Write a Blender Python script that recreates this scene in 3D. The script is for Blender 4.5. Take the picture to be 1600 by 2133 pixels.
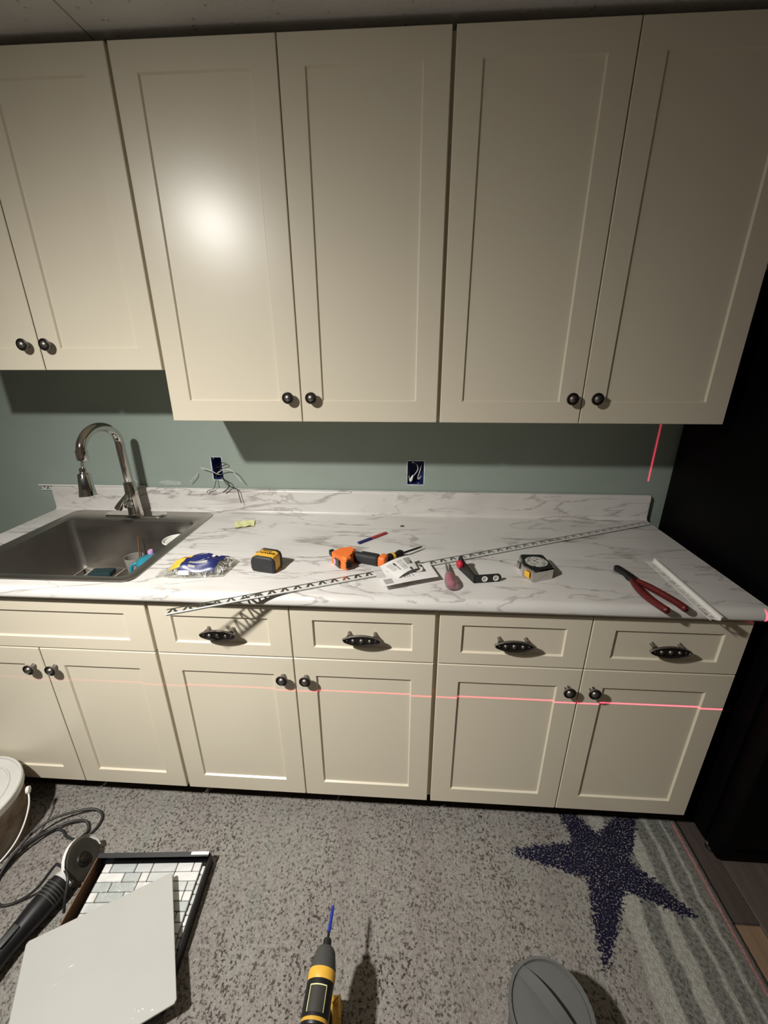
import bpy, bmesh, math, random
from mathutils import Vector, Matrix, Euler
random.seed(7)
PI = math.pi
for o in list(bpy.data.objects): bpy.data.objects.remove(o, do_unlink=True)
SC = bpy.context.scene
COL = SC.collection

# ------------------------------------------------------------------ camera
cam_d = bpy.data.cameras.new('camera')
cam = bpy.data.objects.new('camera', cam_d); COL.objects.link(cam)
SC.camera = cam
cam_d.sensor_fit = 'HORIZONTAL'; cam_d.sensor_width = 36.0
cam_d.lens = 872.52 / 1600 * 36.0
cam_d.clip_start = 0.02
YAW, PIT, ROL = -0.0615, -0.361, -0.0026
_f = Vector((math.sin(YAW)*math.cos(PIT), math.cos(YAW)*math.cos(PIT), math.sin(PIT)))
_r = Vector((math.cos(YAW), -math.sin(YAW), 0)); _u = _r.cross(_f)
_r2 = math.cos(ROL)*_r + math.sin(ROL)*_u; _u2 = -math.sin(ROL)*_r + math.cos(ROL)*_u
cam.matrix_world = Matrix(((_r2.x, _u2.x, -_f.x, -0.0951), (_r2.y, _u2.y, -_f.y, -1.6393), (_r2.z, _u2.z, -_f.z, 1.5402), (0, 0, 0, 1)))

# ------------------------------------------------------------------ world, lights, exposure
W = bpy.data.worlds.new('world'); SC.world = W; W.use_nodes = True
W.node_tree.nodes['Background'].inputs[0].default_value = (0.02, 0.02, 0.022, 1)
SC.view_settings.view_transform = 'Standard'; SC.view_settings.look = 'None'
SC.view_settings.exposure = 0.0; SC.view_settings.gamma = 1.0
SC.view_settings.use_curve_mapping = False

LAMP = Vector((-1.20, -1.65, 2.238))          # small ceiling down-light
ld = bpy.data.lights.new('ceiling_downlight_offscreen', 'AREA'); ld.shape = 'DISK'; ld.size = 0.10
ld.energy = 74; ld.color = (1.0, 0.975, 0.92)
LAMP_AXIS = Vector((.274, .361, -.891)).normalized()   # adjustable lamp head, aimed at the counter
lamp_o = bpy.data.objects.new('ceiling_downlight_offscreen', ld); COL.objects.link(lamp_o); lamp_o.location = LAMP
lamp_o.rotation_euler = LAMP_AXIS.to_track_quat('-Z', 'Y').to_euler()

def lamp_beam():          # reflector bulb: intensity falls off smoothly away from the beam axis
    ld.use_nodes = True
    nt = ld.node_tree; N = nt.nodes; L = nt.links
    em = [n for n in N if n.type == 'EMISSION'][0]
    ge = N.new('ShaderNodeNewGeometry'); dt = N.new('ShaderNodeVectorMath'); dt.operation = 'DOT_PRODUCT'
    L.new(ge.outputs['Normal'], dt.inputs[0]); L.new(ge.outputs['Incoming'], dt.inputs[1])
    ab = N.new('ShaderNodeMath'); ab.operation = 'ABSOLUTE'; L.new(dt.outputs['Value'], ab.inputs[0])
    pw = N.new('ShaderNodeMath'); pw.operation = 'POWER'; pw.inputs[1].default_value = 3.3; L.new(ab.outputs[0], pw.inputs[0])
    L.new(pw.outputs[0], em.inputs['Strength'])
lamp_beam()

# line laser standing in the room: one level and one plumb fan of red light
LASER = Vector((0.842, -2.08, 0.562))
lz = bpy.data.lights.new('line_laser_offscreen', 'POINT'); lz.shadow_soft_size = 0.0; lz.energy = 40.0; lz.color = (1, 1, 1)
laser_o = bpy.data.objects.new('line_laser_offscreen', lz); COL.objects.link(laser_o); laser_o.location = LASER
lz.use_nodes = True
def laser_nodes():
    nt = lz.node_tree; N = nt.nodes; L = nt.links
    em = [n for n in N if n.type == 'EMISSION'][0]
    tc = N.new('ShaderNodeTexCoord'); sp = N.new('ShaderNodeSeparateXYZ'); L.new(tc.outputs['Normal'], sp.inputs[0])
    def m(op, a, b=None):
        n = N.new('ShaderNodeMath'); n.operation = op
        for i, v in enumerate((a, b)):
            if v is None: continue
            if isinstance(v, (int, float)): n.inputs[i].default_value = v
            else: L.new(v, n.inputs[i])
        return n.outputs[0]
    def gauss(x, w): 
        q = m('DIVIDE', x, w); q = m('MULTIPLY', q, q); return m('EXPONENT', m('MULTIPLY', q, -1.0))
    hor = m('MULTIPLY', gauss(sp.outputs[2], 0.00125), gauss(sp.outputs[0], 0.60))
    ver = m('MULTIPLY', m('MULTIPLY', gauss(sp.outputs[0], 0.0014), gauss(sp.outputs[2], 0.33)), 1.25)
    tot = m('MULTIPLY', m('ADD', hor, ver), 17.0)
    L.new(tot, em.inputs['Strength']); em.inputs['Color'].default_value = (1.0, 0.05, 0.12, 1)
laser_nodes()

# ------------------------------------------------------------------ materials
class NT:
    def __init__(s, name):
        s.m = bpy.data.materials.new(name); s.m.use_nodes = True
        s.N = s.m.node_tree.nodes; s.L = s.m.node_tree.links
        s.b = s.N['Principled BSDF']; s.out = s.N['Material Output']
        tc = s.N.new('ShaderNodeTexCoord'); s.obj = tc.outputs['Object']; s.gen = tc.outputs['Generated']
    def set(s, sock, v):
        i = s.b.inputs[sock]
        if hasattr(v, 'is_output') or hasattr(v, 'links'): s.L.new(v, i)
        else: i.default_value = v if not (isinstance(v, tuple) and len(v) == 3) else (*v, 1)
    def lk(s, v, i):
        if isinstance(v, tuple): i.default_value = v if len(v) == len(i.default_value) else (*v, 1)
        elif isinstance(v, (int, float)): i.default_value = v
        else: s.L.new(v, i)
    def math(s, op, a, b=0.0, c=None):
        n = s.N.new('ShaderNodeMath'); n.operation = op
        s.lk(a, n.inputs[0]); s.lk(b, n.inputs[1])
        if c is not None: s.lk(c, n.inputs[2])
        return n.outputs[0]
    def map(s, scale=(1, 1, 1), rot=(0, 0, 0), loc=(0, 0, 0), v=None):
        n = s.N.new('ShaderNodeMapping'); n.inputs['Scale'].default_value = scale
        n.inputs['Rotation'].default_value = rot; n.inputs['Location'].default_value = loc
        s.L.new(v or s.obj, n.inputs[0]); return n.outputs[0]
    def noise(s, scale, detail=2, rough=.5, dist=0, v=None):
        n = s.N.new('ShaderNodeTexNoise'); n.inputs['Scale'].default_value = scale
        n.inputs['Detail'].default_value = detail; n.inputs['Roughness'].default_value = rough
        n.inputs['Distortion'].default_value = dist
        s.L.new(v or s.obj, n.inputs['Vector']); return n.outputs[0]
    def vor(s, scale, feature='F1', v=None, out=0, rnd=1.0):
        n = s.N.new('ShaderNodeTexVoronoi'); n.feature = feature; n.inputs['Scale'].default_value = scale
        n.inputs['Randomness'].default_value = rnd
        s.L.new(v or s.obj, n.inputs['Vector']); return n.outputs[out]
    def ramp(s, f, *st):
        n = s.N.new('ShaderNodeValToRGB'); e = n.color_ramp.elements
        while len(e) < len(st): e.new(0.5)
        for k, (p, c) in enumerate(st):
            e[k].position = p; e[k].color = (*c, 1) if isinstance(c, tuple) else (c, c, c, 1)
        s.L.new(f, n.inputs[0]); return n.outputs[0]
    def mix(s, f, a, b, mode='MIX'):
        n = s.N.new('ShaderNodeMix'); n.data_type = 'RGBA'; n.blend_type = mode
        s.lk(f, n.inputs[0]); s.lk(a, n.inputs[6]); s.lk(b, n.inputs[7]); return n.outputs[2]
    def sep(s, v=None):
        n = s.N.new('ShaderNodeSeparateXYZ'); s.L.new(v or s.obj, n.inputs[0]); return n.outputs
    def comb(s, x, y, z):
        n = s.N.new('ShaderNodeCombineXYZ')
        for i, q in enumerate((x, y, z)): s.lk(q, n.inputs[i])
        return n.outputs[0]
    def attr(s, name):
        n = s.N.new('ShaderNodeAttribute'); n.attribute_name = name; return n.outputs['Fac']
    def bump(s, h, strength=.3, dist=.002):
        n = s.N.new('ShaderNodeBump'); n.inputs['Strength'].default_value = strength
        n.inputs['Distance'].default_value = dist; s.L.new(h, n.inputs['Height'])
        s.L.new(n.outputs[0], s.b.inputs['Normal'])

def mat(name, col, rough=.5, metal=0.0, var=0.08, scale=40, bump=0, coat=0, spec=None, bscale=None):
    t = NT(name)
    n = t.noise(scale, 3)
    lo = tuple(max(0, c*(1-var)) for c in col); hi = tuple(min(1, c*(1+var)) for c in col)
    t.set('Base Color', t.ramp(n, (.3, lo), (.7, hi)))
    t.set('Roughness', rough); t.set('Metallic', metal)
    if coat: t.set('Coat Weight', coat); t.set('Coat Roughness', .08)
    if spec is not None: t.set('Specular IOR Level', spec)
    if bump: t.bump(t.noise(bscale or scale*3, 2), bump, .001)
    return t.m

M = {}
M['cream'] = mat('cream_thermofoil', (.70, .635, .505), .30, var=.015, scale=3, bump=.03, bscale=500)
M['cream_side'] = mat('cream_cabinet_side', (.70, .635, .505), .5, var=.015, scale=3)
M['toe'] = mat('dark_toe_kick', (.03, .027, .022), .6)
M['black'] = mat('black_plastic', (.0085, .0085, .0095), .40, var=.2)
M['blackrub'] = mat('black_rubber', (.02, .02, .021), .65, var=.2, bump=.1)
M['fridge'] = mat('black_fridge_enamel', (.0016, .0016, .0018), .5, var=.1, bump=.05, bscale=300, spec=.08)
M['dkgrey'] = mat('dark_grey_plastic', (.055, .058, .055), .5, var=.1)
M['yellow'] = mat('yellow_plastic', (.80, .43, .05), .4, var=.06)
M['orange'] = mat('orange_plastic', (.86, .19, .035), .42, var=.06)
M['chrome'] = mat('chrome', (.62, .60, .57), .09, 1.0, var=.03)
M['steel'] = mat('satin_steel', (.55, .54, .52), .3, 1.0, var=.05)
M['alu'] = mat('brushed_aluminium', (.78, .78, .76), .40, .25, var=.05)
M['pewter'] = mat('antique_pewter', (.25, .23, .21), .46, 1.0, var=.25, scale=180, bump=.2)
M['pewterdk'] = mat('blackened_pewter', (.035, .03, .027), .42, .7, var=.3, scale=180)
M['white'] = mat('white_plastic', (.80, .78, .74), .4, var=.03)
M['whitepaper'] = mat('white_paper', (.78, .76, .74), .7, var=.03)
M['greyink'] = mat('grey_print', (.36, .35, .34), .7, var=.3, scale=700)
M['dkink'] = mat('dark_print', (.07, .065, .065), .7, var=.3, scale=500)
M['navy'] = mat('navy_label', (.012, .018, .105), .35, var=.2)
M['boxblue'] = mat('blue_outlet_box', (.016, .03, .15), .5, var=.15)
M['teal'] = mat('teal_plastic', (.03, .27, .37), .35, var=.1)
M['tealdk'] = mat('dark_teal_sponge', (.010, .034, .040), .8, var=.3, scale=200, bump=.4)
M['red'] = mat('red_rubber', (.105, .008, .009), .42, var=.15)
M['redbright'] = mat('red_plastic', (.55, .02, .05), .35)
M['pink'] = mat('pink_plastic', (.62, .35, .62), .4)
M['blue'] = mat('blue_plastic', (.012, .03, .30), .35)
M['pencilred'] = mat('pencil_red', (.38, .035, .035), .5)
M['pencilblue'] = mat('pencil_blue', (.012, .018, .12), .5)
M['notepaper'] = mat('pale_yellow_paper', (.74, .73, .36), .7, var=.05)
M['wirewhite'] = mat('white_wire', (.62, .60, .55), .5)
M['wireblack'] = mat('black_wire', (.02, .02, .02), .45)
M['copper'] = mat('bare_copper', (.45, .25, .12), .35, 1.0)
M['plaster'] = mat('torn_plaster', (.72, .74, .72), .9, var=.12, scale=200, bump=.5)
M['cardboard'] = mat('brown_cardboard', (.17, .09, .045), .8, var=.15)
M['cardblack'] = mat('black_carton', (.006, .006, .0065), .45, var=.2)
M['foam'] = mat('white_board', (.43, .43, .405), .5, var=.02, scale=6)
M['greypail'] = mat('grey_pail', (.118, .121, .116), .5, var=.04, scale=20)
M['bucketlid'] = mat('white_bucket_lid', (.60, .59, .56), .45, var=.06, scale=14)
M['gold'] = mat('gold_plastic', (.62, .36, .05), .3)
M['tile0'] = mat('tile_white_marble', (.70, .69, .67), .25, var=.06, scale=60)
M['tile1'] = mat('tile_grey_glass', (.44, .47, .46), .12, var=.06, scale=60)
M['tile2'] = mat('tile_light_grey', (.55, .56, .55), .18, var=.06, scale=60)
M['grout'] = mat('mesh_backing', (.13, .13, .13), .9)
M['screw'] = mat('zinc', (.5, .5, .5), .35, 1.0)

def m_wall():
    t = NT('sage_green_wall')
    n = t.noise(6, 4); c = t.ramp(n, (.3, (.29, .345, .305)), (.7, (.31, .365, .325)))
    t.set('Base Color', c); t.set('Roughness', .55); t.bump(t.noise(260, 3), .12, .001); return t.m
M['wall'] = m_wall()
M['wall_pale'] = mat('pale_room_wall', (.82, .80, .74), .8, var=.03, bump=.1)
def m_ceiling():
    t = NT('stippled_ceiling')
    v = t.vor(42, v=t.map((1, 1, 1))); pits = t.ramp(v, (.10, 0.0), (.20, 1.0))
    big = t.noise(5, 3); mask = t.ramp(t.noise(22, 2), (.50, 1.0), (.60, 0.0))
    p = t.math('MAXIMUM', pits, mask)
    base = t.ramp(big, (.3, (.60, .575, .545)), (.7, (.68, .655, .62)))
    t.set('Base Color', t.mix(p, (.44, .41, .38), base)); t.set('Roughness', .95)
    h = t.math('ADD', t.noise(160, 4, .7), t.math('MULTIPLY', p, 1.2)); t.bump(h, .6, .004); return t.m
M['ceiling'] = m_ceiling()

def m_marble():
    t = NT('marble_laminate')
    def vein(scale, rot, st, width, seed, det=5, dist=.55):
        v = t.map((scale*st, scale, scale), (0, 0, rot), (seed, seed*.7, seed*.3))
        n = t.noise(1.0, det, .55, dist, v)
        d = t.math('ABSOLUTE', t.math('SUBTRACT', n, .5))
        return t.ramp(d, (0.0, 1.0), (width, 0.0))
    def patch(scale, seed, lo, hi):
        n = t.noise(scale, 2, .5, 0, t.map((1, 1, 1), (0, 0, .5), (seed, 0, 0))); return t.ramp(n, (lo, 0.0), (hi, 1.0))
    a = t.math('MULTIPLY', vein(4.4, .52, .26, .014, 3.1), patch(3.5, 1.0, .32, .48))
    b = t.math('MULTIPLY', vein(8.0, .60, .26, .016, 9.3), patch(4.0, 5.0, .40, .55))
    c = t.math('MULTIPLY', vein(3.4, .50, .28, .07, 5.7, 6), patch(3.0, 8.0, .42, .66))
    s = t.math('MINIMUM', t.math('ADD', t.math('MULTIPLY', a, .72), t.math('ADD', t.math('MULTIPLY', b, .58), t.math('MULTIPLY', c, .24))), 1.0)
    base = t.ramp(t.noise(5, 3), (.3, (.61, .585, .555)), (.7, (.67, .65, .62)))
    t.set('Base Color', t.mix(s, base, (.25, .215, .20))); t.set('Roughness', .34); return t.m
M['marble'] = m_marble()

def m_sink():
    t = NT('brushed_stainless')
    n = t.noise(1.0, 3, .6, 0, t.map((6, 300, 6)))
    sm = t.noise(9, 4)
    t.set('Base Color', t.ramp(sm, (.3, (.36, .335, .305)), (.7, (.44, .41, .375)))); t.set('Metallic', 1.0)
    t.set('Roughness', t.ramp(n, (.3, .33), (.7, .42))); t.bump(n, .05, .0005); return t.m
M['sink'] = m_sink()

def m_wood(name, a, b):
    t = NT(name)
    n = t.noise(1.0, 5, .6, .6, t.map((40, 3.0, 40))); t.set('Base Color', t.ramp(n, (.3, a), (.7, b)))
    t.set('Roughness', .45); t.bump(n, .08, .001); return t.m
M['wood0'] = m_wood('plank_grey_brown', (.085, .065, .055), (.12, .095, .08))
M['wood1'] = m_wood('plank_tan', (.20, .13, .08), (.27, .185, .12))
M['wood2'] = m_wood('plank_dark', (.06, .046, .04), (.09, .07, .06))

def m_rug():
    t = NT('starfish_rug')
    xyz = t.sep(); X, Y = xyz[0], xyz[1]
    sp1 = t.noise(150, 2, .55, 0, t.map((1, .85, 1))); sp2 = t.noise(92, 2, .5)
    streak = t.noise(1.0, 3, .6, 0, t.map((9, 1.6, 1)))
    base = t.ramp(streak, (.35, (.258, .233, .215)), (.55, (.298, .278, .252)), (.70, (.262, .260, .235)))
    amt = t.ramp(t.noise(1.0, 2, .5, 0, t.map((7, 2.2, 1), (0, 0, 0), (4, 2, 0))), (.35, .35), (.65, 1.0))
    dk = t.math('MULTIPLY', t.ramp(sp1, (.555, 0.0), (.63, 1.0)), amt)
    dk2 = t.math('MULTIPLY', t.ramp(sp2, (.60, 0.0), (.66, 1.0)), .8)
    lt = t.ramp(sp1, (.36, 1.0), (.43, 0.0))
    field = t.mix(t.math('MULTIPLY', lt, .45), base, (.41, .385, .355))
    field = t.mix(t.math('MAXIMUM', dk, dk2), field, (.060, .050, .041))
    # wavy pale bands on the right-hand border
    wob = t.math('MULTIPLY', t.math('SUBTRACT', t.noise(6.0, 4, .6), .5), .06)
    xw = t.math('ADD', X, wob)
    def band(a, b, soft=.008):
        u = t.math('DIVIDE', t.math('SUBTRACT', xw, a), soft); d = t.math('DIVIDE', t.math('SUBTRACT', b, xw), soft)
        n = t.N.new('ShaderNodeClamp'); t.L.new(t.math('MINIMUM', u, d), n.inputs[0]); return n.outputs[0]
    zone = band(.545, 2.0, .02)
    gap = t.ramp(t.noise(120, 2), (.35, (.125, .125, .11)), (.6, (.225, .225, .20)))
    edge = t.mix(t.math('MULTIPLY', dk2, .8), gap, (.07, .065, .055))
    pale = t.ramp(t.noise(110, 3), (.35, (.31, .30, .265)), (.65, (.44, .43, .385)))
    bands = t.math('MAXIMUM', t.math('MAXIMUM', band(.55, .618), band(.655, .705)), t.math('MAXIMUM', band(.735, .757), band(.792, .812)))
    border = t.mix(bands, edge, pale)
    out = t.math('MULTIPLY', band(.825, 2.0, .01), .6)
    border = t.mix(out, border, (.21, .185, .165))
    col = t.mix(zone, field, border)
    # starfish: signed distance stored on the mesh, broken up by the weave
    sd = t.attr('star')
    spk = t.math('MULTIPLY', t.math('SUBTRACT', t.noise(120, 2, .6), .5), .062)
    e = t.math('ADD', sd, spk)
    star = t.ramp(t.math('MULTIPLY_ADD', e, 20.0, .5), (.42, 1.0), (.52, 0.0))
    flecks = t.math('MULTIPLY', t.ramp(t.noise(200, 1), (.57, 0.0), (.63, 1.0)), t.ramp(t.noise(28, 2), (.35, .35), (.6, 1.0)))
    navy = t.mix(flecks, (.012, .011, .030), (.27, .255, .25))
    col = t.mix(star, col, navy)
    t.set('Base Color', col); t.set('Roughness', 1.0); t.set('Specular IOR Level', .1)
    t.bump(t.noise(210, 3, .7), .9, .006); return t.m
M['rug'] = m_rug()

def m_film(name, tint=(1, 1, 1), gloss=.35, rough=.08, wr=22):
    t = NT(name); N, L = t.N, t.L
    tr = N.new('ShaderNodeBsdfTransparent'); tr.inputs[0].default_value = (*tint, 1)
    gl = N.new('ShaderNodeBsdfGlossy'); gl.inputs['Roughness'].default_value = rough
    gl.inputs[0].default_value = (.9, .9, .9, 1)
    mx = N.new('ShaderNodeMixShader'); mx.inputs[0].default_value = gloss
    bp = N.new('ShaderNodeBump'); bp.inputs['Strength'].default_value = .9; bp.inputs['Distance'].default_value = .01
    L.new(t.noise(wr, 4, .6, 1.5), bp.inputs['Height']); L.new(bp.outputs[0], gl.inputs['Normal'])
    L.new(tr.outputs[0], mx.inputs[1]); L.new(gl.outputs[0], mx.inputs[2]); L.new(mx.outputs[0], t.out.inputs[0]); return t.m
M['film'] = m_film('clear_film', gloss=.10)
M['wrap'] = m_film('thin_wrap', gloss=.018, rough=.15, wr=7)
M['bagfilm'] = m_film('bag_film', (.90, .90, .87), .22, .22, 70)
def m_clear(name, col, rough=.15, tr=.75):
    t = NT(name); t.set('Base Color', col); t.set('Roughness', rough); t.set('Transmission Weight', tr); t.set('IOR', 1.3); return t.m
M['clearpurple'] = m_clear('clear_purple_handle', (.72, .50, .58))
M['tumbler'] = m_clear('smoky_tumbler', (.45, .42, .38), .2, .4)
def m_bucket():
    t = NT('milky_bucket_with_mastic')
    n = t.noise(1.0, 4, .6, 1.2, t.map((6, 6, 10)))
    t.set('Base Color', t.ramp(n, (.35, (.15, .095, .05)), (.5, (.28, .21, .14)), (.66, (.40, .35, .28))))
    t.set('Roughness', .35); return t.m
M['bucket'] = m_bucket()
def m_dial():
    t = NT('dial_sticker'); n = t.noise(180, 3, .6, 1)
    t.set('Base Color', t.ramp(n, (.40, (.03, .03, .03)), (.50, (.62, .60, .55)))); t.set('Roughness', .5); return t.m
M['dial'] = m_dial()

# ------------------------------------------------------------------ mesh helpers
class MB:
    def __init__(s): s.v = []; s.f = []; s.mi = []
    def add(s, vs, fs, mi=0, mx=None):
        k = len(s.v)
        s.v += [tuple(mx @ Vector(p)) if mx else tuple(p) for p in vs]
        s.f += [tuple(i+k for i in f) for f in fs]; s.mi += [mi]*len(fs); return s
    def box(s, c, d, mi=0, rot=None, bev=0, seg=2):
        if bev:
            bm = bmesh.new(); bmesh.ops.create_cube(bm, size=1)
            for v in bm.verts: v.co = Vector((v.co.x*d[0], v.co.y*d[1], v.co.z*d[2]))
            bmesh.ops.bevel(bm, geom=list(bm.edges), offset=bev, segments=seg, affect='EDGES', profile=.5)
            vs = [v.co.copy() for v in bm.verts]; fs = [[v.index for v in f.verts] for f in bm.faces]; bm.free()
        else:
            x, y, z = (q/2 for q in d)
            vs = [(-x,-y,-z),(x,-y,-z),(x,y,-z),(-x,y,-z),(-x,-y,z),(x,-y,z),(x,y,z),(-x,y,z)]
            fs = [(0,3,2,1),(4,5,6,7),(0,1,5,4),(1,2,6,5),(2,3,7,6),(3,0,4,7)]
        mx = Matrix.Translation(Vector(c))
        if rot is not None: mx = mx @ (Euler(rot).to_matrix().to_4x4() if not isinstance(rot, Matrix) else rot)
        return s.add(vs, fs, mi, mx)
    def bounds(s, x0, x1, y0, y1, z0, z1, mi=0, bev=0):
        return s.box(((x0+x1)/2, (y0+y1)/2, (z0+z1)/2), (x1-x0, y1-y0, z1-z0), mi, None, bev)
    def tube(s, pts, r, n=10, mi=0, caps=True, flat=1.0, up=None):
        pts = [Vector(p) for p in pts]; rs = r if isinstance(r, (list, tuple)) else [r]*len(pts)
        k = len(s.v); T = []
        for i in range(len(pts)):
            a = pts[max(i-1, 0)]; b = pts[min(i+1, len(pts)-1)]; T.append((b-a).normalized())
        ref = Vector(up) if up else (Vector((0, 0, 1)) if abs(T[0].z) < .9 else Vector((1, 0, 0)))
        nrm = (ref - T[0]*ref.dot(T[0])).normalized()
        for i, p in enumerate(pts):
            nrm = (nrm - T[i]*nrm.dot(T[i])); nrm = nrm.normalized() if nrm.length > 1e-6 else Vector((0, 0, 1))
            bn = T[i].cross(nrm)
            for j in range(n):
                a = 2*PI*j/n; s.v.append(tuple(p + bn*math.cos(a)*rs[i] + nrm*math.sin(a)*rs[i]*flat))
        for i in range(len(pts)-1):
            for j in range(n):
                s.f.append((k+i*n+j, k+i*n+(j+1) % n, k+(i+1)*n+(j+1) % n, k+(i+1)*n+j)); s.mi.append(mi)
        if caps:
            s.f.append(tuple(k+j for j in reversed(range(n)))); s.mi.append(mi)
            s.f.append(tuple(k+(len(pts)-1)*n+j for j in range(n))); s.mi.append(mi)
        return s
    def lathe(s, prof, n=24, mx=None, mi=0, mis=None):
        # prof [(r, h)] about local z
        k = len(s.v); vs = []; fs = []; ms = []
        for r, h in prof:
            for j in range(n):
                a = 2*PI*j/n; vs.append((r*math.cos(a), r*math.sin(a), h))
        for i in range(len(prof)-1):
            for j in range(n):
                fs.append((i*n+j, i*n+(j+1) % n, (i+1)*n+(j+1) % n, (i+1)*n+j)); ms.append(mis[i] if mis else mi)
        if prof[0][0] > 1e-6: fs.append(tuple(reversed(range(n)))); ms.append(mis[0] if mis else mi)
        if prof[-1][0] > 1e-6: fs.append(tuple((len(prof)-1)*n+j for j in range(n))); ms.append(mis[-1] if mis else mi)
        s.v += [tuple(mx @ Vector(p)) if mx else p for p in vs]
        s.f += [tuple(i+k for i in f) for f in fs]; s.mi += ms; return s
    def prism(s, poly, z0, z1, mi=0, mx=None, bev=0):
        n = len(poly)
        if bev:
            c = Vector((sum(p[0] for p in poly)/n, sum(p[1] for p in poly)/n))
            inn = []
            for i in range(n):
                a, b, d = (Vector(poly[(i+q) % n]) for q in (-1, 0, 1))
                e = ((a-b).normalized() + (d-b).normalized())
                if e.length < 1e-4: e = c-b
                e.normalize()
                if e.dot(c-b) < 0: e = -e if False else e
                inn.append(b + e*bev*1.2)
            vs = [(x, y, z0) for x, y in poly] + [(x, y, z1-bev) for x, y in poly] + [(q.x, q.y, z1) for q in inn]
            fs = [tuple(reversed(range(n))), tuple(range(2*n, 3*n))]
            for L in (0, n):
                fs += [(L+i, L+(i+1) % n, L+n+(i+1) % n, L+n+i) for i in range(n)]
        else:
            vs = [(x, y, z0) for x, y in poly] + [(x, y, z1) for x, y in poly]
            fs = [tuple(reversed(range(n))), tuple(range(n, 2*n))] + [(i, (i+1) % n, n+(i+1) % n, n+i) for i in range(n)]
        return s.add(vs, fs, mi, mx)
    def mesh(s, name, mats, off=None, smooth=None):
        me = bpy.data.meshes.new(name)
        o = Vector(off) if off else Vector((0, 0, 0))
        me.from_pydata([tuple(Vector(p)-o) for p in s.v], [], s.f)
        for m in (mats if isinstance(mats, (list, tuple)) else [mats]): me.materials.append(M[m] if isinstance(m, str) else m)
        me.polygons.foreach_set('material_index', s.mi); me.validate(); me.update()
        if smooth is not None:
            me.polygons.foreach_set('use_smooth', [True]*len(me.polygons)); me.set_sharp_from_angle(angle=math.radians(smooth))
        return me
    def build(s, name, mats, parent=None, off=None, smooth=None, label=None):
        me = s.mesh(name, mats, off, smooth); return put(name, me, parent, label=label)

def put(name, me, parent=None, loc=None, label=None, rotz=0):
    o = bpy.data.objects.new(name, me); COL.objects.link(o); o.parent = parent
    if loc: o.location = loc
    if rotz: o.rotation_euler = (0, 0, rotz)
    if label: o['label'] = label
    return o
def tag(o, label, cat, group=None, kind=None):
    if label: o['label'] = label
    if cat: o['category'] = cat
    if group: o['group'] = group
    if kind: o['kind'] = kind
    return o
def thing(name, loc, label, cat, group=None, rotz=0):
    o = put(name, None, None, loc); o.rotation_euler = (0, 0, rotz); o.empty_display_size = .05
    return tag(o, label, cat, group)
def struct(o): o['kind'] = 'structure'; return o
def axis_mx(p, d, up=(0, 0, 1)):
    z = Vector(d).normalized(); u = Vector(up)
    if abs(z.dot(u)) > .98: u = Vector((0, 1, 0))
    x = u.cross(z).normalized(); y = z.cross(x)
    return Matrix(((x.x, y.x, z.x, p[0]), (x.y, y.y, z.y, p[1]), (x.z, y.z, z.z, p[2]), (0, 0, 0, 1)))
def text_mesh(body, size, mt, mx, bold=0.0):
    c = bpy.data.curves.new('text', 'FONT'); c.body = body; c.size = size; c.align_x = 'CENTER'; c.align_y = 'CENTER'
    c.extrude = .0002; c.offset = bold; c.resolution_u = 2
    o = bpy.data.objects.new('text', c); COL.objects.link(o); bpy.context.view_layer.update()
    me = bpy.data.meshes.new_from_object(o.evaluated_get(bpy.context.evaluated_depsgraph_get()))
    bpy.data.objects.remove(o); me.transform(mx); me.materials.clear(); me.materials.append(M[mt]); return me
def spline(pts, n=8):
    pts = [Vector(p) for p in pts]; out = []
    for i in range(len(pts)-1):
        p0, p1, p2, p3 = pts[max(i-1, 0)], pts[i], pts[i+1], pts[min(i+2, len(pts)-1)]
        for k in range(n):
            t = k/n; out.append(.5*((2*p1)+(p2-p0)*t+(2*p0-5*p1+4*p2-p3)*t*t+(3*p1-p0-3*p2+p3)*t**3))
    return out+[pts[-1]]

# ================================================================== THE SETTING
CEIL = 2.278
X0, X1, Y0 = -3.0, 2.45, -3.3
CT = .914                     # counter top height
RUGZ = .010
# floor with planks beside the rug
fl = struct(MB().bounds(X0, X1, Y0, 0, -.06, -.004).build('floor', 'wood2'))
pl = MB().box((0, 0, 0), (.1225, 1.195, .008), 0, None, .0012, 1)
plm = [pl.mesh('floor_plank', 'wood%d' % k) for k in range(3)]
r_ = random.Random(3)
for i in range(13):
    x = .7525 + i*.125
    end = (-.35, -.868, -.15, -.62)[i % 4]        # one end joint of this row of planks
    for k in range(-1, 3):
        yc = end - k*1.2 - .6
        y0, y1 = max(yc-.5975, Y0+.002), min(yc+.5975, -.002)
        if y1-y0 < .1: continue
        c = 1 if (i, k) == (1, 0) else r_.choice((0, 2, 0))
        if y1-y0 > 1.19: put('floor_plank', plm[c], fl, (x, yc, -.004))
        else: MB().bounds(x-.06125, x+.06125, y0, y1, -.008, 0, 0, .0012).build('floor_plank', 'wood%d' % c, fl)
wl = MB()   # back wall around the two outlet cut-outs
H1 = (-.908, -.864, 1.051, 1.146); H2 = (-.101, -.035, 1.042, 1.140)
xs = [X0, H1[0], H1[1], H2[0], H2[1], X1]
for a, b in zip(xs[:-1], xs[1:]):
    if (a, b) == H1[:2] or (a, b) == H2[:2]:
        h = H1 if (a, b) == H1[:2] else H2
        wl.bounds(a, b, 0, .1, -.06, h[2]); wl.bounds(a, b, 0, .1, h[3], CEIL+.1)
    else: wl.bounds(a, b, 0, .1, -.06, CEIL+.1)
wb = struct(wl.build('wall_back', 'wall'))
M['spackle'] = mat('dried_spackle', (.40, .445, .405), .8, var=.08, scale=60)
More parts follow.
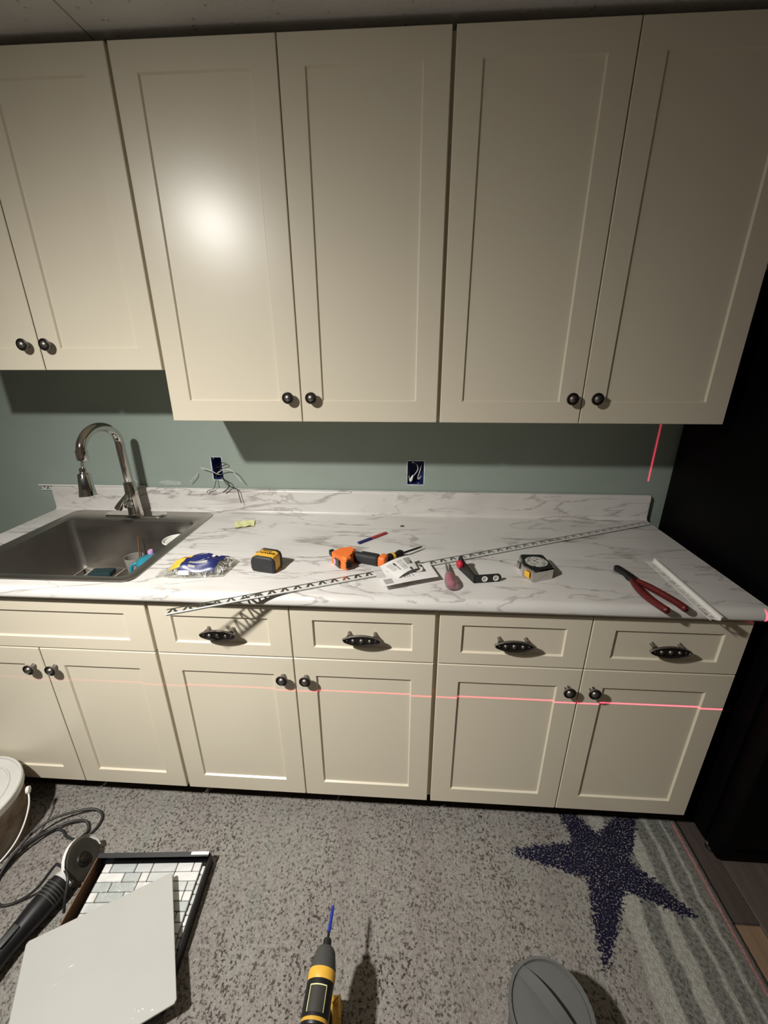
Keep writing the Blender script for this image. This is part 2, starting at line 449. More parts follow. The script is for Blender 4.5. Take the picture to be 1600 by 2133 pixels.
for cx_, cz_, rx_, rz_ in ((-1.098, 1.034, .052, .011), (-1.262, 1.036, .026, .009)):
    rq = random.Random(int(abs(cx_)*100)); pp = []
    for k in range(16):
        a = 2*PI*k/16; q = .75+.4*rq.random(); pp.append((cx_+rx_*q*math.cos(a), cz_+rz_*q*math.sin(a)))
    MB().prism(pp, 0, .0007, 0, Matrix(((1, 0, 0, 0), (0, 0, -1, .0001), (0, 1, 0, 0), (0, 0, 0, 1)))).build('spackle_patch', 'spackle', wb)
struct(MB().bounds(X0-.1, X0, Y0, .1, -.06, CEIL+.1).build('wall_left', 'wall_pale'))
struct(MB().bounds(X1, X1+.1, Y0, .1, -.06, CEIL+.1).build('wall_right', 'wall_pale'))
struct(MB().bounds(X0-.1, X1+.1, Y0-.1, Y0, -.06, CEIL+.1).build('wall_front', 'wall_pale'))
ce = struct(MB().bounds(X0-.1, X1+.1, Y0-.1, .1, CEIL+.012, CEIL+.1).build('ceiling', 'ceiling'))
seams = [X0, -.905, 1.535, X1]
for a, b in zip(seams[:-1], seams[1:]):
    MB().bounds(a+.0015, b-.0015, Y0, 0, CEIL, CEIL+.012, 0, .002).build('ceiling_panel', 'ceiling', ce)
# the ceiling lamp itself
cl = thing('ceiling_light', (LAMP.x, LAMP.y, CEIL), 'small round white adjustable ceiling down-light aimed at the counter', 'light')
MB().lathe([(.085, 0), (.085, -.005), (.078, -.008), (.066, -.008), (.064, -.0005)], 40).build('trim_ring', 'white', cl, smooth=40)
MB().lathe([(.056, -.0015), (.060, -.003), (.060, -.012), (.050, -.030), (.030, -.036)], 40, axis_mx((0, 0, LAMP.z-CEIL), LAMP_AXIS)).build('lamp_head', 'white', cl, smooth=40)
lamp_o.parent = cl; lamp_o.location = (0, 0, LAMP.z-CEIL)
ld['label'] = 'lens'

# rug
def star_sd(x, y):
    c = (.560, -.735); best = 9
    for tx, ty, w in ((.268, -.722, .062), (.452, -.520, .060), (.752, -.535, .062), (.768, -.872, .058), (.452, -.995, .060)):
        dx, dy = tx-c[0], ty-c[1]; L = math.hypot(dx, dy)
        t = max(0, min(1, ((x-c[0])*dx+(y-c[1])*dy)/(L*L)))
        d = math.hypot(x-c[0]-dx*t, y-c[1]-dy*t)
        best = min(best, d-(w*(1-t)**.8+.006))
    return best
def make_rug():
    xa, xb, ya, yb, st = -2.1, .858, -2.30, -.586, .012
    nx = int((xb-xa)/st); ny = int((yb-ya)/st); rr = random.Random(5)
    vs = []; fs = []; sd = []
    for j in range(ny+1):
        for i in range(nx+1):
            x = xa+(xb-xa)*i/nx; y = ya+(yb-ya)*j/ny
            z = RUGZ + (rr.random()-.5)*.0016
            if j == ny: y += math.sin(i*.35)*.002
            vs.append((x, y, z)); sd.append(star_sd(x, y))
    for j in range(ny):
        for i in range(nx):
            a = j*(nx+1)+i; fs.append((a, a+1, a+nx+2, a+nx+1))
    ring = [i for i in range(nx+1)] + [j*(nx+1)+nx for j in range(1, ny+1)] + [ny*(nx+1)+i for i in range(nx-1, -1, -1)] + [j*(nx+1) for j in range(ny-1, 0, -1)]
    k = len(vs)
    for q in ring: vs.append((vs[q][0], vs[q][1], 0.0002)); sd.append(sd[q])
    n = len(ring)
    for q in range(n): fs.append((ring[q], k+q, k+(q+1) % n, ring[(q+1) % n]))
    fs.append(tuple(reversed(range(k, k+n))))
    me = bpy.data.meshes.new('area_rug'); me.from_pydata(vs, [], fs); me.materials.append(M['rug'])
    at = me.attributes.new('star', 'FLOAT', 'POINT'); at.data.foreach_set('value', sd)
    me.polygons.foreach_set('use_smooth', [True]*len(me.polygons)); me.update()
    o = put('area_rug', me); tag(o, 'speckled grey-brown area rug with navy starfish and wavy pale border', 'rug')
    for x, d in ((-1.235, .012), (-.822, .010), (-.335, .008)):
        MB().tube([(x, -.590, .009), (x+.004, -.575, .011), (x+d, -.562, .004)], .0016, 6).build('fringe_thread', 'wirewhite', o)
make_rug()

# ================================================================== CABINETS
def door_mesh(w, h, fx, fz, name, rec=.006):
    # local: x 0..w, z 0..h, front at y = -.0195, back at y = 0
    T = .0195; e = .0016
    rings = [(0, 0, 0), (0, 0, -T+e), (e, e, -T), (fx, fz, -T), (fx+.0035, fz+.0035, -T+rec)]
    vs = []; fs = []
    for ax, az, y in rings: vs += [(ax, y, az), (w-ax, y, az), (w-ax, y, h-az), (ax, y, h-az)]
    for k in range(len(rings)-1):
        for j in range(4): fs.append((k*4+j, k*4+(j+1) % 4, k*4+4+(j+1) % 4, k*4+4+j))
    q = (len(rings)-1)*4; fs.append((q, q+1, q+2, q+3)); fs.append((3, 2, 1, 0))
    return MB().add(vs, fs).mesh(name, 'cream')
def knob_mesh():
    # axis along -y, base at y=0
    mx = Matrix.Rotation(PI/2, 4, 'X')
    prof = [(.0085, 0), (.0075, .003), (.0055, .008), (.0060, .012), (.0130, .0165), (.0170, .0185), (.0180, .0205), (.0174, .0232), (.0156, .0240),
            (.0142, .0215), (.0108, .0215), (.0098, .0250), (.0062, .0282), (.0, .0292)]
    mis = [0, 0, 0, 0, 0, 0, 0, 1, 1, 1, 0, 0, 0]
    return MB().lathe(prof, 28, mx, 0, mis).mesh('knob', ['pewter', 'pewterdk'], smooth=50)
KNOB = knob_mesh()
def pull_mesh():
    m = MB(); n = 28; L = .056; Hh = .0162; cols = []
    # lens-shaped raised rim around a dark leaf with three bosses
    def half(t): return Hh*(1-abs(t)**2.0)**.8 + .0022
    out_top = []; vs = []; fs = []; rows = 7
    def ring(sc, y): 
        pts = []
        for i in range(n+1):
            t = -1+2*i/n; pts.append((t*(L-.003*(1-sc)*10*.1)*sc if False else t*L*(1-(1-sc)*.35), y, half(t)*sc))
        for i in range(n-1, 0, -1):
            t = -1+2*i/n; pts.append((t*L*(1-(1-sc)*.35), y, -half(t)*sc))
        return pts
    R = [ring(.75, -.022), ring(1.0, -.0245), ring(1.0, -.0285), ring(.92, -.0310), ring(.80, -.0312), ring(.72, -.0285)]
    k = 2*n
    for r in R: vs += r
    ms = []
    for a in range(len(R)-1):
        for j in range(k): fs.append((a*k+j, a*k+(j+1) % k, (a+1)*k+(j+1) % k, (a+1)*k+j)); ms.append(0 if a < 3 else 1)
    m.add(vs, fs, 0); m.mi = ms
    m.add(R[0], [tuple(range(k))], 0); m.add(R[-1], [tuple(reversed(range(k)))], 1)
    for bx, br in ((-.024, .0062), (0, .0072), (.024, .0062)):
        m.lathe([(br, .0), (br*.95, .002), (br*.6, .0042), (0, .005)], 14, axis_mx((bx, -.0283, 0), (0, -1, 0)), 2 if False else 0)
    for bx in (-.041, .041):
        m.lathe([(.0042, .0), (.0030, .002), (.0015, .0035), (0, .0038)], 10, axis_mx((bx, -.0283, 0), (0, -1, 0)), 1)
    for bx in (-.0375, .0375):
        m.lathe([(.0082, 0), (.0070, .003), (.0050, .008), (.0050, .016), (.0075, .024)], 16, axis_mx((bx, .0058, .007), (0, -1, -.14)), 0)
    return m.mesh('pull', ['pewter', 'pewterdk'], smooth=45)
PULL = pull_mesh()

YU, YB = -.3030, -.6170       # plane behind the doors
ZUB, ZUT = 1.341, 2.257
def upper(xl, xr, xm, zb, label, ext=(0, 0)):
    t = thing('wall_cabinet', ((xl+xr)/2, 0, zb), label, 'cabinet', 'cream wall cabinets')
    off = t.location
    MB().bounds(xl-ext[0], xr+ext[1], YU+.001, -.002, zb+.002, ZUT-.001, 0, .001).build('body', 'cream_side', t, off)
    for k, (a, b) in enumerate(((xl, xm-.0016), (xm+.0016, xr))):
        d = put('door', door_mesh(b-a, ZUT-zb, .0645, .0625, 'door'), t, Vector((a, YU, zb))-off)
        kx = (b-a-.034) if k == 0 else .034
        put('knob', KNOB, d, (kx, -.0195, .074), label='round dark pewter knob')
    return t
upper(-1.612, -.8595, -1.2358, 1.495, 'shorter cream two-door wall cabinet hung above the sink', (-.003, .004))
upper(-.851, -.013, -.432, ZUB, 'tall cream wall cabinet whose doors carry a round lamp reflection', (.004, .0047))
upper(-.003, .835, .416, ZUB, 'tall cream wall cabinet hung beside the black refrigerator', (.0047, -.002))

def base(xl, xr, xm, label, sink=False, ext=(.003, .003)):
    t = thing('base_cabinet', ((xl+xr)/2, -.3, 0), label, 'cabinet', 'cream base cabinets')
    off = t.location; a, b = xl-ext[0], xr+ext[1]
    m = MB(); zt = .874
    m.bounds(a, a+.016, YB+.001, -.003, .106, zt); m.bounds(b-.016, b, YB+.001, -.003, .106, zt)
    m.bounds(a+.016, b-.016, YB+.02, -.003, .106, .122); m.bounds(a+.016, b-.016, -.012, -.003, .122, zt)
    m.bounds(a+.016, b-.016, YB+.001, YB+.018, .106, .16); m.bounds(a+.016, b-.016, YB+.001, YB+.018, .64, .73); m.bounds(a+.016, b-.016, YB+.001, YB+.018, .835, zt)
    m.bounds(xm-.03, xm+.03, YB+.001, YB+.018, .16, .64)
    m.build('body', 'cream_side', t, off)
    MB().bounds(a, b, -.556, -.54, .0, .106).build('toe_kick', 'toe', t, off)
    z0, z1, z2, z3 = .105, .6855, .6895, .8635
    if sink:
        put('false_drawer_front', door_mesh(xr-xl, z3-z2, .070, .039, 'false_drawer_front'), t, Vector((xl, YB, z2))-off)
    for k, (p, q) in enumerate(((xl, xm-.0016), (xm+.0016, xr))):
        if not sink:
            d = put('drawer', door_mesh(q-p, z3-z2, .0635, .0395, 'drawer'), t, Vector((p, YB, z2))-off)
            put('pull', PULL, d, ((q-p)/2, -.0135, .085), label='leaf-shaped dark pewter pull')
        d = put('door', door_mesh(q-p, z1-z0, .0635, .0625, 'door'), t, Vector((p, YB, z0))-off)
        kx = (q-p-.034) if k == 0 else .034
        put('knob', KNOB, d, (kx, -.0195, .5125), label='round dark pewter knob')
    return t
base(-1.612, -.8595, -1.2355, 'cream sink base cabinet with one wide false drawer front', True, (.003, .0045))
base(-.850, -.012, -.431, 'cream base cabinet with two drawers standing next to the sink base', False, (.0045, .0058))
base(0, .838, .419, 'cream base cabinet with two drawers beside the black refrigerator', False, (.0058, .003))

# ------------------------------------------------------------------ countertop
CX0, CX1 = -1.617, .857
SX0, SX1, SY0, SY1 = -1.492, -.922, -.592, -.052     # sink cut-out
def prof_front():
    p = [(-.652, .880), (-.657, .883), (-.660, .889)]
    for k in range(7):
        a = PI + k*(-PI/2)/6
        p.append((-.636+.024*math.cos(a), .890+.024*math.sin(a)))
    return p
def extr(m, prof, x0, x1):
    n = len(prof)
    vs = [(x0, y, z) for y, z in prof] + [(x1, y, z) for y, z in prof]
    fs = [tuple(range(n)), tuple(reversed(range(n, 2*n)))] + [(i, n+i, n+(i+1) % n, (i+1) % n) for i in range(n)]
    m.add(vs, fs)
ct = thing('countertop', (-.38, -.33, .876), 'white laminate countertop with grey marble veining and rolled front edge', 'countertop')
m = MB(); F = prof_front()
full = [(-.004, .880)] + F + [(-.004, CT)]
extr(m, full, CX0, SX0); extr(m, full, SX1, CX1)
extr(m, [(SY0, .880)] + F + [(SY0, CT)], SX0, SX1); extr(m, [(-.004, .880), (SY1, .880), (SY1, CT), (-.004, CT)], SX0, SX1)
m.build('worktop', 'marble', ct, ct.location, smooth=40)
m = MB()
bs = [(-.006, CT+.0002), (-.034, CT+.0002), (-.028, CT+.002), (-.0235, CT+.006), (-.0215, CT+.013), (-.021, 1.005), (-.0195, 1.0105), (-.016, 1.014), (-.006, 1.015)]
extr(m, bs, CX0, CX1); m.build('backsplash', 'marble', ct, ct.location, smooth=50)

# ------------------------------------------------------------------ sink
sk = thing('kitchen_sink', (-1.208, -.32, .69), 'square drop-in stainless steel kitchen sink with single bowl', 'sink')
def rrect(x0, x1, y0, y1, r, n=6):
    pts = []
    for cx, cy, a0 in ((x1-r, y1-r, 0), (x0+r, y1-r, PI/2), (x0+r, y0+r, PI), (x1-r, y0+r, 1.5*PI)):
        for k in range(n+1):
            a = a0+k*PI/2/n; pts.append((cx+r*math.cos(a), cy+r*math.sin(a)))
    return pts
def loft(m, rings, mi=0, close=True):
    n = len(rings[0]); vs = [p for r in rings for p in r]; fs = []
    for a in range(len(rings)-1):
        fs += [(a*n+j, a*n+(j+1) % n, (a+1)*n+(j+1) % n, (a+1)*n+j) for j in range(n)]
    if close: fs.append(tuple(range((len(rings)-1)*n, len(rings)*n)))
    m.add(vs, fs, mi)
m = MB()
def RR(x0, x1, y0, y1, r, z): return [(x, y, z) for x, y in rrect(x0, x1, y0, y1, r)]
ox0, ox1, oy0, oy1 = -1.512, -.902, -.612, -.038
ix0, ix1, iy0, iy1 = -1.468, -.938, -.582, -.142
loft(m, [RR(ox0, ox1, oy0, oy1, .035, CT+.0004), RR(ox0+.001, ox1-.001, oy0+.001, oy1-.001, .035, CT+.004), RR(ox0+.004, ox1-.004, oy0+.004, oy1-.004, .033, CT+.0055),
         RR(ix0-.004, ix1+.004, iy0-.004, iy1+.004, .03, CT+.0050), RR(ix0, ix1, iy0, iy1, .028, CT+.0015)], close=False)
m.build('rim', 'sink', sk, sk.location, smooth=40)
m = MB()
loft(m, [RR(ix0, ix1, iy0, iy1, .028, CT+.0015), RR(ix0+.003, ix1-.003, iy0+.003, iy1-.003, .028, .86), RR(ix0+.006, ix1-.006, iy0+.006, iy1-.006, .03, .722),
         RR(ix0+.012, ix1-.012, iy0+.012, iy1-.012, .03, .705), RR(ix0+.03, ix1-.03, iy0+.03, iy1-.03, .03, .696), RR(-1.26, -1.15, -.42, -.31, .05, .690)])
bo = m.build('bowl', 'sink', sk, sk.location, smooth=40)
MB().lathe([(.044, 0), (.044, .003), (.040, .004), (.034, .001), (0, .0012)], 28, Matrix.Translation((-1.205, -.365, .6902))).build('drain', 'chrome', sk, sk.location, smooth=40)
g = thing('sink_grid', (-1.3, -.25, .70), 'wire rack lying on the bottom of the sink bowl', 'rack')
m = MB(); zg = .716
for k in range(7): m.tube([(-1.42+k*.042, -.18, zg), (-1.42+k*.042, -.50, zg)], .0024, 8)
for y in (-.18, -.26, -.34, -.42, -.50): m.tube([(-1.42, y, zg-.0045), (-1.168, y, zg-.0045)], .0024, 8)
m.build('wires', 'chrome', g, g.location, smooth=60)
for x, y in ((-1.42, -.19), (-1.168, -.19), (-1.42, -.49), (-1.168, -.49)):
    MB().lathe([(.004, .6975), (.005, .700), (.004, .7135)], 10, Matrix.Translation((x, y, 0))).build('rubber_foot', 'blackrub', g, g.location)

# faucet
fc = thing('faucet', (-1.218, -.088, CT+.0055), 'tall chrome gooseneck faucet with dangling pull-down spray head', 'faucet')
ZF = CT+.0055
def fl_(v): return Vector(v)
m = MB()
pl_ = [(p[0]-1.218, p[1]-.086) for p in rrect(-.127, .127, -.029, .029, .0288, 8)]
loft(m, [[(x, y, ZF) for x, y in pl_], [(x, y, ZF+.004) for x, y in pl_], [(-1.218+(x+1.218)*.97, -.086+(y+.086)*.88, ZF+.0075) for x, y in pl_]])
m.build('deck_plate', 'chrome', fc, fc.location, smooth=35)
MB().lathe([(.0285, ZF+.007), (.0275, ZF+.012), (.0245, ZF+.075), (.0215, ZF+.140), (.0205, ZF+.1415), (.0205, ZF+.143)], 32, Matrix.Translation((-1.218, -.086, 0))).build('body', 'chrome', fc, fc.location, smooth=40)
pts = [(-1.218, -.086, ZF+.142), (-1.218, -.088, 1.12), (-1.218, -.090, 1.19)]
for k in range(0, 15):
    a = PI*k/15; pts.append((-1.218, -.189+.099*math.cos(a), 1.221+.074*math.sin(a)))
pts += [(-1.218, -.2875, 1.221)]
sp_ = spline(pts, 3)
MB().tube(sp_, .0160, 24).build('gooseneck', 'chrome', fc, fc.location, smooth=50)
MB().lathe([(.0172, 0), (.0178, .002), (.0178, .033), (.0172, .035)], 28, axis_mx((-1.218, -.2893, 1.200), (0, .03, 1))).build('neck_collar', 'chrome', fc, fc.location, smooth=40)
hp = Vector((-1.218, -.299, 1.135)); hd = Vector((.10, -.20, -1)).normalized()
hd = Vector((.085, -.16, -1)).normalized()
m = MB(); m.tube([(-1.218, -.290, 1.206), (-1.220, -.293, 1.188), (-1.221, -.296, 1.172)], .0055, 12)
hs = m.build('hose', 'steel', fc, fc.location, smooth=50)
h0 = Vector((-1.222, -.297, 1.174))
sh = MB().lathe([(.004, -.002), (.0105, .001), (.0115, .008), (.0105, .013), (.0125, .018), (.0175, .0195), (.0190, .022), (.0235, .070), (.0275, .096), (.0272, .0985), (.023, .099), (.0215, .095), (0, .095)], 30,
           axis_mx(h0, hd)).build('spray_head', 'chrome', fc, fc.location, smooth=40)
pd = axis_mx(h0, hd, (0, 1, 0))
MB().box((0, 0, 0), (.016, .006, .042), 0, None, .003).add([], []).build('tmp', 'black') if False else None
side = (Vector((.45, -.9, .1)) - hd*Vector((.45, -.9, .1)).dot(hd)).normalized()
bx_ = hd.cross(side)
bm_ = Matrix(((bx_.x, side.x, hd.x, 0), (bx_.y, side.y, hd.y, 0), (bx_.z, side.z, hd.z, 0), (0, 0, 0, 1)))
MB().box(h0+hd*.055+side*.0205, (.017, .007, .044), 0, bm_, .003).build('spray_button', 'black', sh, fc.location, smooth=40)
# lever on the left front
m = MB()
m.lathe([(.0135, 0), (.0150, .006), (.0150, .022), (.0130, .027), (0, .028)], 24, axis_mx((-1.218, -.100, .975), (-.30, -.94, .05)))
m.build('lever_hub', 'chrome', fc, fc.location, smooth=40)
lv = spline([(-1.206, -.134, 1.022), (-1.220, -.135, 1.004), (-1.240, -.136, .980), (-1.252, -.137, .962)], 5)
MB().tube(lv, [.006+.0085*min(1, i/(len(lv)-3)) for i in range(len(lv)-1)]+[.006], 18).build('lever', 'chrome', fc, fc.location, smooth=60)

# things in the sink
c = thing('paper_cup', (-.9965, -.2005, .7005), 'white-lined disposable cup with black outside standing in the sink', 'cup')
m = MB(); m.lathe([(.0, .0), (.031, .0), (.032, .004), (.0465, .158), (.0465, .162), (.0460, .162), (.0315, .006), (0, .006)], 32)
m.build('cup_wall', 'black', c, smooth=40)
MB().lathe([(.0465, .158), (.0500, .160), (.0507, .1640), (.0485, .1670), (.0460, .165), (.0445, .155), (.031, .012), (0, .011)], 32).build('lining', 'white', c, smooth=40)
k = thing('teal_jug', (-1.056, -.290, .7005), 'teal plastic lidded jug with pink spout cap standing in the sink', 'jug')
MB().lathe([(0, 0), (.033, 0), (.037, .004), (.044, .078), (.047, .106)], 32).build('body', 'teal', k, smooth=40)
ld_ = MB().lathe([(.0475, .104), (.0495, .107), (.0495, .114), (.046, .122), (.036, .129), (.018, .133), (0, .134)], 32).build('lid', 'teal', k, smooth=40)
MB().tube(spline([(-.044, -.01, .110), (-.062, -.018, .104), (-.068, -.020, .080), (-.060, -.016, .052), (-.040, -.008, .040)], 5), .006, 10).build('handle', 'teal', k, smooth=60)
MB().lathe([(.010, .126), (.011, .138), (.008, .144), (.005, .142), (0, .138)], 16, Matrix.Translation((-.016, .034, 0))).build('spout_cap', 'pink', k, smooth=40)
k = thing('smoky_tumbler', (-1.180, -.206, .7005), 'smoky grey tumbler with a brown stick standing in the sink', 'tumbler')
MB().lathe([(0, 0), (.028, 0), (.030, .003), (.036, .088), (.0355, .0895), (.0340, .088), (.028, .006), (0, .005)], 28).build('glass', 'tumbler', k, smooth=40)
MB().tube([(.004, .006, .008), (.008, .020, .080), (.010, .036, .160)], .0028, 8).build('stick', 'cardboard', k, smooth=60)
s_ = MB()
s_.box((0, 0, 0), (.085, .050, .022), 0, (0, 0, .12), .006, 3)
o = s_.build('sponge', 'tealdk', None, smooth=50); o.location = (-1.300, -.243, .7195+.011+.0008); tag(o, 'dark teal sponge lying on the wire rack in the sink', 'sponge')

# ------------------------------------------------------------------ tile edging trims
def trim_mesh(m, L, fw=.022, lip=.009, pitch=.030, th=.0008):
    # local: along +x from 0..L ; lip at y=0 (front), perforated flange to y=fw ; lies on z=0
    m.bounds(0, L, -.0012, 0, 0, lip, 1); m.bounds(0, L, -.0055, -.0012, lip-.0012, lip, 1); m.bounds(0, L, 0, .006, 0, th)
    m.bounds(0, L, fw-.0035, fw, 0, th)
    n = int(L/pitch)
    for i in range(n+1):
        x = i*pitch
        for (a, b, c_, d) in ((x, x+.010, x+.0145, x+.0195) if False else (x, x+.008, x+.010, x+.016), (x+.022, x+.030, x+.014, x+.020)):
            if max(a, b, c_, d) > L: continue
            vs = [(a, .006, 0), (b, .006, 0), (d, fw-.0035, 0), (c_, fw-.0035, 0), (a, .006, th), (b, .006, th), (d, fw-.0035, th), (c_, fw-.0035, th)]
            m.add(vs, [(3, 2, 1, 0), (4, 5, 6, 7), (0, 1, 5, 4), (1, 2, 6, 5), (2, 3, 7, 6), (3, 0, 4, 7)])
def trim(name, p0, p1, label, mt, **kw):
    p0, p1 = Vector(p0), Vector(p1); d = p1-p0
    m = MB(); trim_mesh(m, d.length, **kw)
    o = m.build(name, mt)
    o.location = p0; o.rotation_euler = Vector((1, 0, 0)).rotation_difference(d).to_euler()
    return tag(o, label, 'trim')
a_ = Vector((-.709, -.767)); b_ = Vector((.850, -.068))
trim('tile_edging_strip', (a_.x, a_.y, CT+.0008), (b_.x, b_.y, CT+.0008), 'long perforated metal tile edging strip laid diagonally across the countertop', ['steel', 'alu'], fw=.031, lip=.0065, pitch=.036)
o = trim('tile_edging_offcut', (.688, -.708, CT+.0008), (.694, -.386, CT+.0008), 'short white tile edging offcut lying beside the red pliers', ['white', 'white'], fw=.024, lip=.011, pitch=.05)
m = MB(); trim_mesh(m, .474, fw=.022, lip=.009, pitch=.034)
o = m.build('tile_edging_piece', ['white', 'white']); o.location = (-1.204, -.0040, 1.0165); o.rotation_euler = (-PI/2, 0, PI)
tag(o, 'white tile edging piece propped on the backsplash ledge behind the faucet', 'trim')

# ------------------------------------------------------------------ outlet boxes
def outlet(h, label, depth=.06):
    t = thing('outlet_box', ((h[0]+h[1])/2, 0, h[2]), label, 'outlet box'); off = t.location
    m = MB(); x0, x1, z0, z1 = h[0]+.0005, h[1]-.0005, h[2]+.0005, h[3]-.0005; w = .002
    m.bounds(x0, x0+w, .0015, depth, z0, z1); m.bounds(x1-w, x1, .0015, depth, z0, z1)
    m.bounds(x0+w, x1-w, .0015, depth, z0, z0+w); m.bounds(x0+w, x1-w, .0015, depth, z1-w, z1); m.bounds(x0+w, x1-w, depth-w, depth, z0+w, z1-w)
    m.build('box', 'boxblue', t, off)
    rr = random.Random(int(abs(h[0])*1000)); m = MB()
    def torn(pa, pb, nx, nz):
        n = 9; vs = []; fs = []
        for i in range(n+1):
            f = i/n; x = pa[0]+(pb[0]-pa[0])*f; z = pa[1]+(pb[1]-pa[1])*f; e = .0012+rr.random()*.0028
            vs += [(x, -.0002, z), (x+nx*e, -.0009, z+nz*e)]
        for i in range(n): fs.append((2*i, 2*i+1, 2*i+3, 2*i+2))
        m.add(vs, fs)
    torn((h[0], h[2]), (h[1], h[2]), 0, -1); torn((h[0], h[3]), (h[1], h[3]), 0, 1); torn((h[0], h[2]), (h[0], h[3]), -1, 0); torn((h[1], h[2]), (h[1], h[3]), 1, 0)
    m.build('torn_edge', 'plaster', t, off)
    for zz in (h[2]+.006, h[3]-.006):
        MB().lathe([(.0032, 0), (.0032, .002), (0, .0025)], 12, axis_mx(((h[0]+h[1])/2-.012*(1 if zz > h[2]+.02 else -1), .003, zz), (0, -1, 0))).build('screw', 'screw', t, off)
    return t
t = outlet(H1, 'narrow blue outlet box with loose wires hanging out over the backsplash'); off = t.location
for pts, mt, r in (
    ([(-.885, .050, 1.10), (-.892, .0, 1.075), (-.893, -.018, 1.045), (-.900, -.03, 1.020), (-.923, -.034, 1.012), (-.930, -.034, 1.003)], 'wireblack', .0014),
    ([(-.880, .050, 1.07), (-.868, -.005, 1.058), (-.838, -.026, 1.050), (-.834, -.034, 1.028), (-.858, -.036, 1.008)], 'wireblack', .0021),
    ([(-.880, .050, 1.08), (-.868, -.002, 1.063), (-.842, -.024, 1.036), (-.800, -.034, 1.020), (-.792, -.038, .990), (-.786, -.040, .962)], 'wireblack', .0016),
    ([(-.890, .050, 1.09), (-.885, -.006, 1.080), (-.845, -.030, 1.104), (-.812, -.034, 1.100), (-.795, -.032, 1.078), (-.778, -.032, 1.052)], 'wirewhite', .0018),
    ([(-.900, .040, 1.11), (-.885, -.008, 1.105), (-.850, -.020, 1.116), (-.838, -.020, 1.124), (-.850, -.018, 1.128), (-.866, -.012, 1.116)], 'wireblack', .0014),
    ([(-.880, .050, 1.07), (-.876, -.010, 1.075), (-.905, -.028, 1.098), (-.945, -.022, 1.106)], 'wirewhite', .0018)):
    MB().tube(spline(pts, 6), r, 7).build('wire', mt, t, off, smooth=60)
t = outlet(H2, 'wider blue outlet box with white capped wire above the middle of the countertop', .075); off = t.location
for pts, mt, r in (
    ([(-.080, .045, 1.130), (-.062, .02, 1.118), (-.060, .010, 1.100), (-.076, .006, 1.078)], 'wirewhite', .0020),
    ([(-.042, .045, 1.128), (-.048, .015, 1.105), (-.058, .008, 1.072), (-.054, .006, 1.064), (-.046, .01, 1.075)], 'wirewhite', .0018),
    ([(-.050, .045, 1.110), (-.050, .012, 1.075), (-.062, .006, 1.064)], 'copper', .0012),
    ([(-.092, .045, 1.10), (-.094, .008, 1.075), (-.090, .008, 1.050)], 'wirewhite', .0014)):
    MB().tube(spline(pts, 6), r, 7).build('wire', mt, t, off, smooth=60)
MB().lathe([(.0062, 0), (.0066, .004), (.0050, .016), (.0030, .026), (0, .0265)], 14, axis_mx((-.088, .0045, 1.056), (.40, -.02, 1)) ).build('wire_cap', 'white', t, off, smooth=40)
o = MB().tube(spline([(-.970, .0, 1.080), (-.972, -.010, 1.072), (-.985, -.016, 1.060), (-1.000, -.016, 1.046), (-1.004, -.016, 1.040)], 5), .0014, 7).build('wire_stub', 'wirewhite', smooth=60)
tag(o, 'thin pale wire stub poking from the green wall near the faucet', 'wire')

# ================================================================== REFRIGERATOR
fr = thing('refrigerator', (1.28, -.40, 0), 'tall black refrigerator standing at the end of the counter', 'refrigerator'); off = fr.location
RX0, RX1 = .902, 1.66
MB().bounds(RX0, RX1, -.66, -.03, .032, 1.76, 0, .008).build('body', 'fridge', fr, off, smooth=40)
for a, b, nm in ((.10, 1.20, 'door'), (1.21, 1.765, 'freezer_door')):
    d = MB().bounds(RX0, RX1, -.735, -.664, a, b, 0, .014).build(nm, 'fridge', fr, off, smooth=40)
    hz = (b-.30, b-.03) if nm == 'door' else (a+.03, a+.28)
    m = MB(); m.tube(spline([(RX0+.05, -.735, hz[0]), (RX0+.05, -.770, hz[0]+.02), (RX0+.05, -.775, (hz[0]+hz[1])/2), (RX0+.05, -.770, hz[1]-.02), (RX0+.05, -.735, hz[1])], 5), .012, 12)
    m.build('handle', 'fridge', d, off, smooth=60)
MB().bounds(RX0+.01, RX1-.01, -.715, -.62, .018, .096, 0, .01).build('base_grille', 'fridge', fr, off, smooth=40)
for x in (RX0+.03, RX1-.03):
    MB().lathe([(.017, 0), (.017, .006), (.010, .010), (.008, .034)], 16, Matrix.Translation((x, -.665, 0))).build('foot', 'black', fr, off, smooth=40)
    MB().lathe([(.016, -.012), (.018, -.010), (.018, .010), (.016, .012)], 18, axis_mx((x, -.08, .018), (1, 0, 0))).build('roller', 'black', fr, off, smooth=40)
    MB().lathe([(.006, 0), (.006, .004), (0, .0055)], 12, axis_mx((x-.019, -.668, .028), (-1, -.2, .1))).build('bolt', 'screw', fr, off, smooth=40) if x < 1 else None

# ================================================================== TOOLS ON THE COUNTER
Z = CT + .0004
# pencil
t = thing('flat_pencil', (-.223, -.262, Z), 'flat red and blue carpenter pencil lying on the countertop', 'pencil', rotz=math.atan2(.098, .094))
MB().box((-.034, 0, .0038), (.062, .0125, .0072), 0, None, .002, 1).build('blue_half', 'pencilblue', t)
MB().box((.034, 0, .0038), (.074, .0125, .0072), 0, None, .002, 1).build('red_half', 'pencilred', t)
# small dark chip
o = MB().prism([(-.008, -.004), (.002, -.006), (.009, 0), (.003, .006), (-.006, .004)], 0, .0018).build('tile_chip', 'black'); o.location = (-.117, -.137, Z)
tag(o, 'tiny dark chip lying alone behind the flat pencil', 'chip')
